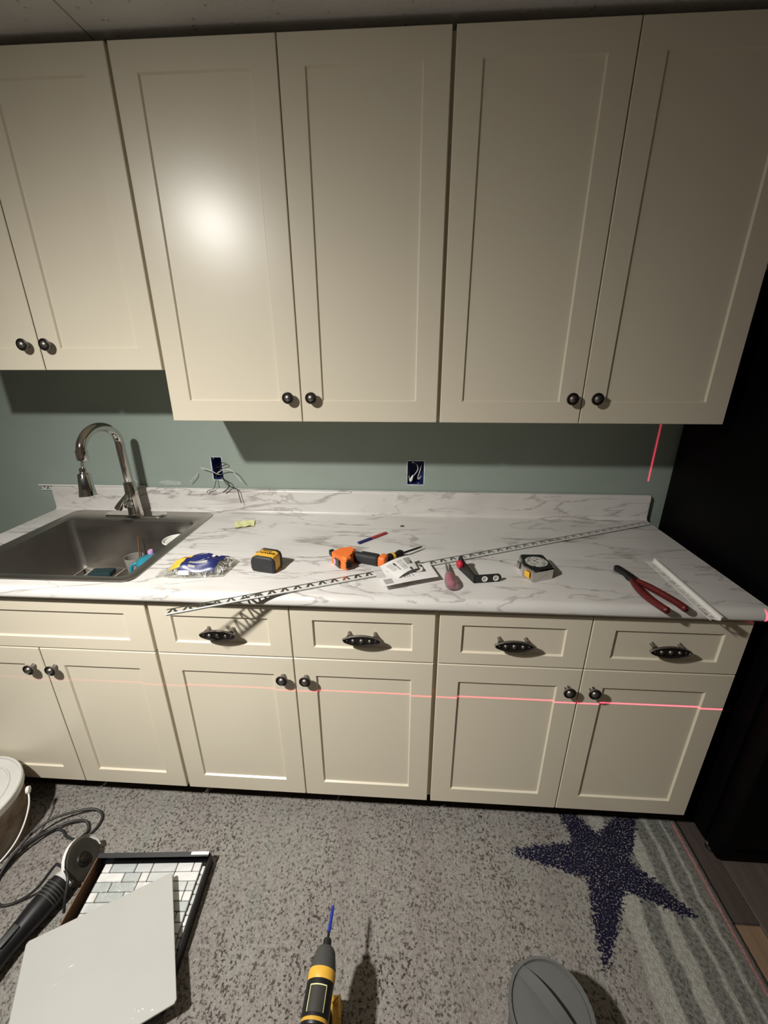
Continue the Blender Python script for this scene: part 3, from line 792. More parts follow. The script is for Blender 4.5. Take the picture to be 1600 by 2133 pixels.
# yellow paper
def note():
    m = MB(); n = 10; vs = []; fs = []
    for j in range(5):
        for i in range(n+1):
            u, v = i/n-.5, j/4-.5
            vs.append((u*.074, v*.062, .0012+.006*abs(v)**1.5*4*(.6+.4*math.sin(u*9))*.5+.0022*(1+math.sin(u*14+v*5))))
    k = len(vs); vs += [(x, y, z-.0005) for x, y, z in vs]
    for j in range(4):
        for i in range(n):
            a = j*(n+1)+i; fs.append((a, a+1, a+n+2, a+n+1)); fs.append((k+a+n+1, k+a+n+2, k+a+1, k+a))
    m.add(vs, fs); o = m.build('yellow_note', 'notepaper', smooth=60); o.location = (-.733, -.158, Z); o.rotation_euler = (0, 0, .28)
    tag(o, 'crumpled pale yellow sticky note on the countertop near the sink', 'paper')
note()

# yellow and black tape measure, standing on its edge
t = thing('tape_measure', (-.528, -.503, Z), 'black and yellow tape measure standing on its edge', 'tape measure', rotz=-.20)
def tm_outline(s=1.0, dx=0):
    p = [(-.040, .012), (-.036, .002), (-.018, 0), (.030, 0), (.036, .005), (.037, .040), (.033, .051), (.024, .056), (-.022, .057), (-.034, .050), (-.040, .036)]
    cz = .028
    return [(x*s+dx, cz+(z-cz)*s) for x, z in p]
mxf = lambda y: Matrix(((1, 0, 0, 0), (0, 0, -1, y), (0, 1, 0, 0), (0, 0, 0, 1)))   # extrude along -y
b_ = MB().prism(tm_outline(1.0), 0, .034, 0, mxf(.015)).build('yellow_shell', 'yellow', t, smooth=30)
MB().prism([(x*1.03, z*.93) for x, z in tm_outline(1.0)], 0, .012, 0, mxf(-.0175), bev=.004).build('side_grip', 'blackrub', t, smooth=30)
MB().prism([(x, max(z, .0003)) for x, z in tm_outline(1.02, .001)], 0, .010, 0, mxf(.0245)).build('side_grip', 'blackrub', t, smooth=30)
MB().box((-.042, 0, .010), (.006, .022, .020), 0, None, .002).build('end_hook', 'steel', t)
me = text_mesh('DEWALT', .0150, 'black', Matrix.Translation((-.002, -.004, .0571)) @ Matrix.Rotation(PI, 4, 'Z') @ Matrix.Diagonal((1, .85, 1, 1)), .0004); put('lettering', me, b_)
put('lettering', text_mesh('ATOMIC', .0090, 'black', Matrix.Translation((-.002, .0085, .0571)) @ Matrix.Rotation(PI, 4, 'Z'), .0002), b_)

# bag of tile spacers
def bag():
    t = thing('spacer_bag', (-.728, -.520, Z), 'clear plastic bag of white tile spacers with navy and yellow label', 'bag', rotz=-.02)
    def h(u, v):   # u,v -1..1
        a = max(0, 1-abs(u)**2.6); b = max(0, 1-abs(v)**2.4)
        return .042*(a*b)**.46 * (1+.10*math.sin(u*6+v*3)+.06*math.sin(v*9-u*4))
    def P(u, v, lift=0): 
        return (u*.089+.012*v*(-1 if False else .4), v*.056*(1-.12*u*u)+.010*u, .0006+h(u, v)+lift)
    n, k = 26, 18; m = MB(); vs = []; fs = []
    for j in range(k+1):
        for i in range(n+1): vs.append(P(-1+2*i/n, -1+2*j/k))
    b0 = len(vs); vs += [(x, y, .0003) for x, y, z in vs]
    for j in range(k):
        for i in range(n):
            a = j*(n+1)+i; fs.append((a, a+1, a+n+2, a+n+1)); fs.append((b0+a+n+1, b0+a+n+2, b0+a+1, b0+a))
    m.add(vs, fs); m.build('film', 'bagfilm', t, smooth=60)
    # crimped open end
    m = MB(); rr = random.Random(2); vs = []; fs = []
    for i in range(13):
        v = -1+2*i/12; p = P(-.9, v*.8)
        vs += [(p[0], p[1], .004), (-.118-.010*math.cos(v*2)+rr.random()*.006, v*.040-.028, .0008+rr.random()*.008)]
    for i in range(12): fs.append((2*i, 2*i+1, 2*i+3, 2*i+2))
    m.add(vs, fs); m.build('open_end', 'bagfilm', t)
    def patch(name, u0, u1, v0, v1, mats, fn, nu, nv, lift=.0012):
        m = MB(); vs = []
        for j in range(nv+1):
            for i in range(nu+1): vs.append(P(u0+(u1-u0)*i/nu, v0+(v1-v0)*j/nv, lift))
        m.v = vs
        for j in range(nv):
            for i in range(nu):
                a = j*(nu+1)+i; m.f.append((a, a+1, a+nu+2, a+nu+1)); m.mi.append(fn((i+.5)/nu, (j+.5)/nv))
        return m.build(name, mats, t, smooth=60)
    def f(u, v):
        if .70 < u < .78 and .52 < v < .92 or .62 < u < .86 and .66 < v < .78: return 1
        if abs(u-.40) < .22 and .30 < v < .36 or abs(u-.46) < .26 and .20 < v < .26 or abs(u-.34) < .10 and .08 < v < .14: return 2
        if .30 < u < .55 and .60 < v < .66 or .66 < u < .70 and .34 < v < .44: return 2
        return 0
    patch('navy_label', -.50, .70, -.93, .93, ['navy', 'white', 'greyink'], f, 44, 34)
    def fy(u, v):
        r = math.hypot((u-.5)/.36, (v-.66)/.20); return 1 if .62 < r < 1 or r < .25 else 0
    patch('yellow_label', -.92, -.46, -.80, .60, ['yellow', 'dkink'], fy, 20, 24, .0014)
    patch('white_band', -.48, -.12, -.985, -.90, ['white'], lambda u, v: 0, 6, 4, .0014)
    m = MB(); rr = random.Random(4)
    for q in range(110):
        u = rr.uniform(-.9, .9); v = rr.uniform(-.85, .8); z = h(u, v)
        if z < .020 or (u < .45 and u > -.7 and v > -.3): continue
        p = P(u, v); zz = rr.uniform(.0085, max(.009, z-.010)); rot = (rr.random()*3, rr.random()*3, rr.random()*3)
        m.box((p[0], p[1], zz), (.013, .003, .0025), 0, rot); m.box((p[0], p[1], zz), (.003, .013, .0025), 0, rot)
    o = m.build('spacers', 'white', t); o['kind'] = 'stuff'
bag()

# orange pistol-grip tool on its side
t = thing('pistol_grip_tool', (-.27, -.47, Z), 'orange and black pistol-grip tool lying on its side with vent slots', 'power tool'); off = (-.27, -.47, 0)
def sm(poly, n=4):
    q = spline([(*p, 0) for p in poly+[poly[0]]], n)[:-1]; return [(p.x, p.y) for p in q]
hd_ = [(-.336, -.455), (-.308, -.436), (-.276, -.412), (-.260, -.428), (-.262, -.448), (-.274, -.462), (-.268, -.486), (-.281, -.502), (-.298, -.494), (-.314, -.474)]
MB().prism([(x+.27, y+.47) for x, y in hd_[::-1]], .001, .042, 0, None, .005).build('head', 'orange', t, smooth=35)
for zz in (.010, .018, .026):
    MB().box((-.2755+.27, -.497+.47, zz), (.020, .012, .0045), 0, (0, 0, .42), .001, 1).build('vent', 'black', t)
MB().box((-.3135+.27, -.4855+.47, .018), (.026, .0045, .026), 0, (0, 0, -.92), .001, 1).build('display_panel', 'dkgrey', t)
MB().box((-.320+.27, -.4785+.47, .018), (.010, .0052, .016), 0, (0, 0, -.92), .001, 1).build('display_window', 'pink', t)
MB().box((-.334+.27, -.444+.47, .030), (.016, .024, .018), 0, (0, 0, .6), .002, 1).build('nose', 'black', t)
g0, g1 = Vector((-.268, -.434, 0)), Vector((-.185, -.462, 0)); gd = (g1-g0); ga = math.atan2(gd.y, gd.x)
gp = MB().box((0.0415, 0, .0185), (.098, .034, .034), 0, None, .010, 3).build('grip', 'blackrub', t, smooth=40); gp.location = (g0.x+.27, g0.y+.47, 0); gp.rotation_euler = (0, 0, ga)
me = text_mesh('RIDGID', .0085, 'white', Matrix.Translation((.016, .003, .0359)), .0001); put('lettering', me, gp)
e = MB().box((.103, 0, .0190), (.026, .039, .037), 0, None, .008, 3).build('end_cap', 'orange', t, smooth=40); e.location = gp.location; e.rotation_euler = (0, 0, ga)

# black screwdriver behind the cards
p0, p1 = Vector((-.172, -.462, 0)), Vector((-.046, -.344, 0)); d = (p1-p0).normalized()
t = thing('screwdriver', (-.11, -.405, Z), 'black-handled screwdriver with yellow collar half under the printed card', 'screwdriver'); off = Vector((-.11, -.405, 0))
H = MB().lathe([(0, 0), (.010, .001), (.0145, .008), (.0155, .030), (.0125, .050), (.0110, .058), (.0145, .066), (.0145, .076), (.010, .084), (.006, .087)], 20, axis_mx(p0-off+Vector((0, 0, .0162)), d)).build('handle', 'black', t, smooth=35)
MB().lathe([(.0150, .036), (.0153, .040), (.0140, .046)], 20, axis_mx(p0-off+Vector((0, 0, .0164)), d)).build('collar', 'yellow', H, smooth=35)
MB().tube([p0-off+d*.085+Vector((0, 0, .0162)), p0-off+d*.150+Vector((0, 0, .0135)), p0-off+d*.172+Vector((0, 0, .0125))], [.0034, .0034, .002], 12).build('shank', 'pewterdk', t, smooth=50)

# printed cards
def card(name, quad, zfun, label, fn, nu=48, nv=30):
    t = MB(); A, B, C_, D = [Vector((*q, 0)) for q in quad]    # A=u0v0 B=u1v0 C=u1v1 D=u0v1
    vs = []
    for j in range(nv+1):
        for i in range(nu+1):
            u, v = i/nu, j/nv
            p = (A*(1-u)+B*u)*(1-v)+(D*(1-u)+C_*u)*v; vs.append((p.x, p.y, zfun(u, v)))
    k = len(vs); vs += [(x, y, z-.0007) for x, y, z in vs]; t.v = vs
    for j in range(nv):
        for i in range(nu):
            a = j*(nu+1)+i; t.f.append((a, a+1, a+nu+2, a+nu+1)); t.mi.append(fn((i+.5)/nu, (j+.5)/nv))
            t.f.append((k+a+nu+1, k+a+nu+2, k+a+1, k+a)); t.mi.append(0)
    ring = [i for i in range(nu+1)]+[j*(nu+1)+nu for j in range(1, nv+1)]+[nv*(nu+1)+i for i in range(nu-1, -1, -1)]+[j*(nu+1) for j in range(nv-1, 0, -1)]
    n = len(ring)
    for q in range(n): t.f.append((ring[q], k+ring[q], k+ring[(q+1) % n], ring[(q+1) % n])); t.mi.append(0)
    o = t.build(name, ['whitepaper', 'greyink', 'dkink'], smooth=50); return tag(o, label, 'card')
def pr1(u, v):
    if .62 < u < .86 and .42 < v < .92:
        r = math.hypot((u-.73)/.10, (v-.68)/.22)
        return 0 if .55 < r < .95 or r < .3 else (2 if u > .80 or v < .5 else 1)
    if .06 < u < .20 and .05 < v < .30: return 1
    if u < .14 and v > .40 and int(v*28) % 2: return 1
    if .20 < u < .56 and .62 < v < .95 and int(v*30) % 2: return 1
    if .40 < u < .60 and .22 < v < .52 and int(u*40) % 2: return 1
    return 0
def pr2(u, v):
    if .10 < u < .24 and .35 < v < .85: return 1 if int(u*46) % 2 else 0
    if .30 < u < .36 and .25 < v < .80: return 2 if v > .6 else 1
    if .44 < u < .62 and .15 < v < .85: return 1 if int(v*26) % 2 else 0
    if .68 < u < .92 and .40 < v < .88: return 2 if (u > .84 and v < .6) else 1
    if .66 < u < .78 and v < .2: return 2
    return 0
card('printed_card', [(-.160, -.622), (-.003, -.556), (-.026, -.470), (-.206, -.503)], lambda u, v: CT+.0125+.006*(1-v)+.0035*v+.002*math.sin(u*3), 'larger white printed instruction card lying over the metal edging strip', pr1)
card('folded_card', [(-.118, -.578), (-.063, -.524), (-.086, -.452), (-.176, -.528)], lambda u, v: CT+.0245+.008*v+.007*math.sin(min(1, u)*PI*.9), 'smaller creased printed card resting on top of the larger one', pr2)

# clear screwdriver
p0, p1 = Vector((.030, -.612, 0)), Vector((.024, -.445, 0)); d = (p1-p0).normalized()
t = thing('clear_handle_screwdriver', (.027, -.53, Z), 'stubby screwdriver with clear purple-red handle between card and black bracket', 'screwdriver'); off = Vector((.027, -.53, 0))
H = MB().lathe([(0, 0), (.009, .002), (.0155, .012), (.0165, .030), (.0135, .052), (.0120, .064), (.0100, .074), (.0, .076)], 18, axis_mx(p0-off+Vector((0, 0, .0172)), d)).build('handle', 'clearpurple', t, smooth=25)
MB().tube([p0-off+d*.020+Vector((0, 0, .0172)), p0-off+d*.068+Vector((0, 0, .0172))], .0062, 12).build('core', 'redbright', H, smooth=50)
MB().tube([p0-off+d*.073+Vector((0, 0, .0172)), p0-off+d*.110+Vector((0, 0, .0170)), p0-off+d*.160+Vector((0, 0, .0150))], [.0062, .0050, .0016], 12).build('shank', 'steel', t, smooth=50)

# black L bracket with rings and red knob
t = thing('magnetic_bracket', (.11, -.53, Z), 'black angled bracket with two white-ringed magnets and red knob', 'bracket'); off = Vector((.11, -.53, 0))
pa, pb, pc = Vector((.0655, -.470, 0))-off, Vector((.101, -.556, 0))-off, Vector((.181, -.540, 0))-off
m = MB()
d = (pc-pb); L = d.length; ang = math.atan2(d.y, d.x); th = .004
prof = [(0, 0), (L-.010, 0)] + [(L-.0125+.0125*math.cos(a), .0125+.0125*math.sin(a)) for a in [(-.5+k/8)*PI for k in range(9)]] + [(L-.010, .025), (0, .025)]
mxp = Matrix.Translation(pb) @ Matrix.Rotation(ang, 4, 'Z') @ Matrix(((1, 0, 0, 0), (0, 0, -1, th/2), (0, 1, 0, 0), (0, 0, 0, 1)))
m.prism(prof, 0, th, 0, mxp)
d2 = pa-pb; L2 = d2.length; a2 = math.atan2(d2.y, d2.x)
prof2 = [(0, 0), (L2, 0), (L2+.004, .010), (L2+.003, .036), (L2-.004, .046), (L2-.016, .047), (L2-.024, .040), (.010, .026), (0, .025)]
m.prism(prof2, 0, th, 0, Matrix.Translation(pb) @ Matrix.Rotation(a2, 4, 'Z') @ Matrix(((1, 0, 0, 0), (0, 0, -1, th/2), (0, 1, 0, 0), (0, 0, 0, 1))))
m.build('plate', 'black', t)
fwd = Vector((math.sin(ang), -math.cos(ang), 0))
for q in (.030, .064):
    c = pb + d.normalized()*q + Vector((0, 0, .0125)) + fwd*(th/2+.0003)
    MB().lathe([(.0058, 0), (.0058, .0012), (.0088, .0012), (.0088, 0)], 24, axis_mx(c, fwd)).build('magnet_ring', 'white', t, smooth=40)
kc = pb + d2*.80 + Vector((0, 0, .026)); kn = Vector((-math.sin(a2), math.cos(a2), 0)); kn = kn if kn.x < 0 else -kn
MB().lathe([(.011, .001), (.0125, .003), (.0125, .011), (.010, .0135), (0, .014)], 16, axis_mx(kc+kn*.002, kn)).build('knob', 'redbright', t, smooth=35)

# chrome tape measure
t = thing('chrome_tape_measure', (.295, -.482, Z), 'square chrome tape measure with a patterned dial lying flat', 'tape measure'); off = Vector((.295, -.482))
ol = [(.266, -.425), (.325, -.423), (.333, -.430), (.341, -.505), (.336, -.517), (.280, -.541), (.271, -.540), (.252, -.505), (.254, -.440), (.259, -.429)]
B_ = MB().prism([(x-off.x, y-off.y) for x, y in ol[::-1]], 0, .034, 0, None, .003).build('case', 'chrome', t, smooth=30)
MB().prism([((x-off.x)*.90, (y-off.y)*.90) for x, y in ol[::-1]], .0338, .0346, 0).build('face_plate', 'black', t)
MB().lathe([(.0, .0), (.033, .0), (.033, .0006), (0, .0007)], 36, Matrix.Translation((.001, .004, .0346))).build('dial', 'dial', t)
MB().box((-.0365, -.0415, .016), (.0012, .020, .020), 0, (0, 0, -.50+1.0), .0003, 1).build('yellow_sticker', 'yellow', t)
MB().box((-.044, .030, .010), (.005, .018, .018), 0, None, .001, 1).build('end_hook', 'steel', t)

# pliers
t = thing('pliers', (.56, -.56, Z), 'diagonal cutting pliers with dark head and dark red handles', 'pliers'); off = Vector((.56, -.56, 0))
zc = .0125
jaw = [(.548, -.452), (.538, -.456), (.536, -.466), (.544, -.480), (.549, -.500), (.547, -.520), (.552, -.536), (.563, -.540), (.571, -.532), (.569, -.515), (.562, -.498), (.556, -.476), (.555, -.458)]
hdp = MB().prism([(x-.56, y+.56) for x, y in jaw], .005, .019, 0, None, .002).build('jaws', 'black', t, smooth=30)
MB().lathe([(.007, .019), (.007, .0205), (0, .021)], 16, Matrix.Translation((-.001, .044, 0))).build('pivot', 'pewterdk', t, smooth=40)
for pts in ([(.553, -.534, zc), (.549, -.570, zc), (.550, -.620, zc), (.560, -.665, zc), (.570, -.692, zc)], [(.565, -.532, zc), (.580, -.562, zc), (.600, -.610, zc), (.614, -.650, zc), (.620, -.682, zc)]):
    s2 = spline([Vector(p)-off for p in pts], 5); n = len(s2)
    MB().tube(s2, [.0055+.0040*min(1, i/6) for i in range(n-1)]+[.006], 14).build('handle', 'red', t, smooth=60)

# ================================================================== ON THE FLOOR
# bucket with lid
BX, BY, BH, BR = -1.505, -.800, .205, .157
t = thing('lidded_bucket', (BX, BY, RUGZ+.001), 'translucent bucket of brown mastic with white lid', 'bucket')
MB().lathe([(0, 0), (BR*.84, 0), (BR*.86, .004), (BR*.965, BH-.035), (BR*.985, BH-.034), (BR*.985, BH-.012)], 48).build('pail', 'bucket', t, smooth=40)
MB().lathe([(BR*.99, BH-.026), (BR*1.005, BH-.026), (BR*1.01, BH-.004), (BR*.99, BH), (BR*.955, BH), (BR*.945, BH-.006), (BR*.80, BH-.006), (BR*.79, BH-.003), (BR*.76, BH-.003), (BR*.75, BH-.007), (0, BH-.007)], 48).build('lid', 'bucketlid', t, smooth=35)
hb = [(BR*.99, .035, BH-.045), (BR*1.10, .0, BH-.060), (BR*1.18, -.05, BH-.10), (BR*1.12, -.095, BH-.140), (BR*.90, -.135, BH-.160), (BR*.62, -.150, BH-.150), (BR*.30, -.168, BH-.148)]
hb = [(BR*.96, .075, BH-.045), (BR*1.09, .045, BH-.075), (BR*1.13, .0, BH-.115), (BR*1.08, -.045, BH-.145), (BR*.92, -.095, BH-.165), (BR*.62, -.138, BH-.172), (BR*.2, -.160, BH-.172), (-BR*.35, -.155, BH-.16), (-BR*.8, -.110, BH-.11), (-BR*.99, -.02, BH-.045)]
hh = MB().tube(spline(hb, 6), .0026, 8).build('bail_handle', 'white', t, smooth=60)
MB().tube(spline([(BR*.95, -.087, BH-.163), (BR*.80, -.116, BH-.169), (BR*.62, -.138, BH-.172), (BR*.42, -.151, BH-.172)], 5), .008, 12).build('handle_grip', 'white', hh, smooth=60)
MB().lathe([(.012, -.002), (.012, .006), (.006, .008)], 14, axis_mx((BR*.955, .075*.98, BH-.045), (.9, .43, 0))).build('handle_ear', 'white', t, smooth=40)

# angle grinder with cord
t = thing('angle_grinder', (-1.11, -.97, RUGZ), 'black corded angle grinder with worn disc lying on the rug', 'grinder'); off = Vector((-1.11, -.97, RUGZ))
g0, g1 = Vector((-1.114, -.908, .054)), Vector((-1.170, -1.135, .048)); gd = (g1-g0).normalized()
L = (g1-g0).length
MB().lathe([(.024, 0), (.031, .006), (.033, .03), (.032, .085), (.028, .12), (.026, .16), (.030, .20), (.032, .235), (.028, .255), (.014, .262), (0, .263)], 28, axis_mx(g0-off, gd)).build('motor_housing', 'black', t, smooth=35)
MB().box(g0-off+gd*.15+Vector((.004, .001, .030)), (.018, .050, .008), 0, (0, 0, math.atan2(gd.y, gd.x)+PI/2), .003).build('switch', 'dkgrey', t, smooth=40)
for q_ in range(5):
    c_ = g0-off+gd*(.022+.008*q_)
    MB().lathe([(.0325, -.0016), (.0345, -.0010), (.0345, .0010), (.0325, .0016)], 28, axis_mx(c_, gd)).build('cooling_rib', 'dkgrey', t, smooth=40)
MB().lathe([(.0285, -.016), (.0325, -.012), (.0325, .012), (.0285, .016)], 28, axis_mx(g0-off+gd*.215, gd)).build('rear_grip', 'blackrub', t, smooth=40)
gh = g0-gd*.030
m = MB(); m.lathe([(.031, .032), (.032, .020), (.029, .0), (.024, -.018), (.014, -.030), (0, -.033)][::-1], 24, axis_mx(g0-off, gd)); 
m.build('gear_head', 'alu', t, smooth=35)
dn = Vector((.86, .12, .47)).normalized(); dc = Vector((-1.085, -.857, .0685))
m = MB(); m.lathe([(.018, -.040), (.020, -.024), (.014, -.010), (.010, -.003)], 20, axis_mx(dc-off, dn)); m.build('spindle_neck', 'alu', t, smooth=40)
dk_ = MB().lathe([(0, -.002), (.055, -.002), (.056, .0), (.055, .0015), (.038, .002), (.030, -.001), (.021, -.001), (.019, .003), (.012, .003), (.011, .008), (0, .009)], 40, axis_mx(dc-off, dn), 0, [0]*6+[1]*4).build('disc', ['toe', 'pewterdk'], t, smooth=40)
gm = axis_mx(dc-off-dn*.010, dn)
m = MB(); vs = []; fs = []
for i in range(15):
    a = -PI*.15+PI*1.15*i/14
    for r, h in ((.064, 0), (.064, .012), (.020, 0)): vs.append(tuple(gm @ Vector((r*math.cos(a), r*math.sin(a), h))))
for i in range(14):
    fs += [(3*i, 3*i+3, 3*i+4, 3*i+1), (3*i, 3*i+2, 3*i+5, 3*i+3)]
m.add(vs, fs); m.build('guard', 'white', t, smooth=40)
cz = RUGZ+.0068
cord = [g1+gd*.0, (-1.185, -1.175, .03), (-1.225, -1.175, .019), (-1.26, -1.16, cz), (-1.32, -1.05, cz), (-1.34, -.95, cz), (-1.345, -.87, cz), (-1.34, -.80, cz+.02), (-1.300, -.74, cz+.03), (-1.24, -.70, cz+.02), (-1.185, -.683, cz+.01), (-1.150, -.70, cz),
        (-1.148, -.745, cz), (-1.180, -.775, cz), (-1.225, -.770, cz), (-1.255, -.752, cz), (-1.29, -.755, cz+.004), (-1.325, -.79, cz+.012), (-1.352, -.85, cz+.006), (-1.335, -.915, cz), (-1.285, -.960, cz), (-1.235, -.950, cz), (-1.19, -.925, cz+.02), (-1.150, -.890, cz+.066), (-1.130, -.892, .096), (-1.100, -.905, .100), (-1.075, -.925, .096), (-1.066, -.955, .070), (-1.064, -.975, .035)]
MB().tube(spline([Vector(c)-off for c in cord], 7), .0040, 8).build('power_cord', 'wireblack', t, smooth=60)
loop2 = [(-1.345, -.90, cz+.004), (-1.335, -.84, cz+.026), (-1.30, -.775, cz+.014), (-1.25, -.735, cz+.012), (-1.195, -.722, cz+.010), (-1.168, -.745, cz), (-1.172, -.775, cz+.009)]
MB().tube(spline([Vector(c)-off for c in loop2], 7), .0040, 8).build('cord_loop', 'wireblack', t, smooth=60)

# carton of mosaic tile
CA = .075
t = thing('tile_carton', (-.862, -.990, RUGZ+.001), 'low black open carton holding mosaic tile sheets', 'box', rotz=CA)
w, dpt, h, th = .352, .330, .052, .003
MB().bounds(-w/2, w/2, -dpt/2, dpt/2, 0, th).build('base', 'cardblack', t)
for nm, b, mt in (('left_wall', (-w/2, -w/2+th, -dpt/2, dpt/2, th, h), 'cardboard'), ('right_wall', (w/2-th, w/2, -dpt/2, dpt/2, th, h-.006), 'cardblack'),
              ('back_wall', (-w/2+th, w/2-th, dpt/2-th, dpt/2, th, h+.004), 'cardblack'), ('front_wall', (-w/2+th, w/2-th, -dpt/2, -dpt/2+th, th, h-.012), 'cardblack')):
    MB().bounds(*b).build(nm, mt, t)
MB().box((0, dpt/2-.008, h+.005), (w-.006, .012, .003), 0, (.25, 0, 0)).build('folded_flap', 'cardblack', t)
MB().box((w/2-.030, dpt/2-.007, h+.0078), (.055, .008, .002), 0, (.25, 0, 0)).build('torn_flap_edge', 'whitepaper', t)
tl = {}
for L_, nm in ((.0735, 'long'), (.0480, 'mid'), (.0225, 'short')):
    for k_ in range(3): tl[L_, k_] = MB().box((0, 0, 0), (L_, .0230, .0075), 0, None, .0012, 1).mesh('tile', 'tile%d' % k_)
def sheet(loc, label, seed):
    o = thing('mosaic_sheet', loc, label, 'tile sheet', 'mosaic tile sheets in the carton', rotz=CA)
    S = .300; rr = random.Random(seed)
    MB().bounds(-S/2, S/2, -S/2, S/2, 0, .0012).build('mesh_backing', 'grout', o)
    for r in range(12):
        y = -S/2+.0125+r*.025; x = -S/2
        seq = [(.0480, .0735, .0735, .0225, .0480, .0225), (.0735, .0480, .0225, .0735, .0735), (.0225, .0735, .0480, .0735, .0480, .0225)][(r+seed) % 3]
        for L_ in seq:
            if x+L_ > S/2+.001: continue
            put('tile', tl[L_, rr.choice((0, 0, 1, 2))], o, (x+L_/2, y, .0052)); x += L_+.0025
    return o
cb = Vector((-.862, -.990, 0))
def inbox(x, y): 
    return (cb.x+x*math.cos(CA)-y*math.sin(CA), cb.y+x*math.sin(CA)+y*math.cos(CA))
for k_, (x, y, lab) in enumerate(((.014, -.004, 'bottom mosaic sheet of grey and white brick tiles in the carton'), (.012, -.006, 'middle mosaic sheet of grey and white brick tiles in the carton'), (.002, -.002, 'topmost mosaic sheet of grey and white brick tiles under the white board'))):
    sheet((*inbox(x, y), RUGZ+.0055+k_*.0105), lab, k_+1)
def wrinkle(name, quad, z, amp, label, nu=34, nv=30, seed=1, par=None):
    rr = random.Random(seed); ph = [(rr.uniform(8, 30), rr.uniform(8, 30), rr.random()*6) for _ in range(7)]
    A, B, C_, D = [Vector((*q, 0)) for q in quad]; m = MB()
    for j in range(nv+1):
        for i in range(nu+1):
            u, v = i/nu, j/nv; p = (A*(1-u)+B*u)*(1-v)+(D*(1-u)+C_*u)*v
            s = sum(abs(math.sin(a*u+b*v+c)) for a, b, c in ph)/7
            m.v.append((p.x, p.y, z+amp*s))
    for j in range(nv):
        for i in range(nu):
            a = j*(nu+1)+i; m.f.append((a, a+1, a+nu+2, a+nu+1)); m.mi.append(0)
    o = m.build(name, 'film', smooth=60); return tag(o, label, 'film')
ztop = RUGZ+.0055+2*.0105+.009
wrinkle('plastic_film', [inbox(-.150, -.14), inbox(-.01, -.14), inbox(.0, .10), inbox(-.130, .10)], ztop+.0012, .006, 'crinkled clear plastic film over the mosaic tiles in the carton', seed=3)
# white board across the carton
zb = RUGZ+.064
ba = math.atan2(-1.063+.884, -1.084+.789)
A, B, D = Vector((-.785, -.881)), Vector((-.630, -1.143)), Vector((-1.087, -1.060)); C_ = B+D-A
m = MB(); th = .005
Q = [A, D, C_, B]
def cut(a, b, t_): return a+(b-a)*t_
poly = [cut(A, D, .012), cut(A, D, .985), cut(D, C_, .02), cut(D, C_, .98), cut(C_, B, .02), cut(C_, B, .985), cut(B, A, .02), cut(B, A, .985)]
bc = (A+B+C_+D)/4
bd = thing('white_board', (bc.x, bc.y, zb), 'square white board wrapped in clear film lying across the tile carton', 'board')
m.prism([(p.x-bc.x, p.y-bc.y) for p in poly], 0, th, 0, None, .0008); m.build('board', 'foam', bd)
def fz(p): return (p.x-bc.x, p.y-bc.y)
rr = random.Random(9); m = MB(); nu = nv = 30
for j in range(nv+1):
    for i in range(nu+1):
        u, v = i/nu, j/nv; p = A*(1-u)*(1-v)+D*u*(1-v)+C_*u*v+B*(1-u)*v
        s = abs(math.sin(9*u+17*v+1))*abs(math.sin(21*u-7*v))*max(0, (u-.55))*2
        m.v.append((p.x-bc.x, p.y-bc.y, th+.0006+.004*s))
for j in range(nv):
    for i in range(nu):
        a = j*(nu+1)+i; m.f.append((a, a+nu+1, a+nu+2, a+1)); m.mi.append(0)
m.build('film_wrap', 'wrap', bd, smooth=60)

# impact driver standing on its battery
t = thing('impact_driver', (-.272, -1.165, RUGZ+.001), 'yellow and black cordless impact driver with blue bit standing on its battery', 'power tool'); off = Vector((-.272, -1.165, RUGZ+.001))
zx = .190
def ax(y): return Vector((-.270-.02*(-.99-y), y, zx+RUGZ))-off
dv = Vector((.02, 1, 0)).normalized()
def dl(y0, prof, name, mats, mis=None, par=t, n=28): return MB().lathe(prof, n, axis_mx(ax(y0), dv), 0, mis).build(name, mats, par, smooth=35)
dl(-1.062, [(.0032, 0), (.0032, .018)], 'bit_shank', 'pewterdk')
dl(-1.045, [(.0036, 0), (.0040, .003), (.0040, .050), (.0034, .052)], 'bit_sleeve', 'blue')
dl(-.995, [(.0026, 0), (.0024, .008), (.0010, .016), (0, .017)], 'bit_tip', 'steel')
dl(-1.078, [(.0125, -.004), (.0120, .0), (.0115, .006), (.0100, .007), (.0100, .017), (.0080, .020)], 'collet', 'black')
dl(-1.118, [(.0305, 0), (.0305, .004), (.0285, .012), (.0235, .034), (.0200, .040), (.0150, .044), (0, .0445)], 'nose', 'dkgrey')
by = dl(-1.212, [(0, -.002), (.022, 0), (.029, .004), (.0305, .010), (.0300, .020), (.0300, .070), (.0312, .072), (.0315, .090), (.0308, .094)], 'body', ['black', 'gold', 'yellow'], [0, 0, 0, 1, 1, 2, 2, 2])
# dark top panel with gold outline
def saddle(name, y0, y1, a0, a1, r, mt, par):
    m = MB(); n = 12
    for j in range(2):
        for i in range(n+1):
            a = a0+(a1-a0)*i/n; c = ax((y0, y1)[j]); m.v.append((c.x+r*math.sin(a), c.y, c.z+r*math.cos(a)))
    for j in range(2):
        for i in range(n+1):
            a = a0+(a1-a0)*i/n; c = ax((y0, y1)[j]); m.v.append((c.x+(r-.0025)*math.sin(a), c.y, c.z+(r-.0025)*math.cos(a)))
    k = n+1
    for i in range(n):
        m.f += [(i, i+1, k+i+1, k+i), (2*k+i, 3*k+i, 3*k+i+1, 2*k+i+1), (i, 2*k+i, 2*k+i+1, i+1), (k+i, k+i+1, 3*k+i+1, 3*k+i)]
    m.f += [(0, k, 3*k, 2*k), (n, 2*k+n, 3*k+n, k+n)]
    m.mi = [0]*len(m.f); return m.build(name, mt, par, smooth=35)
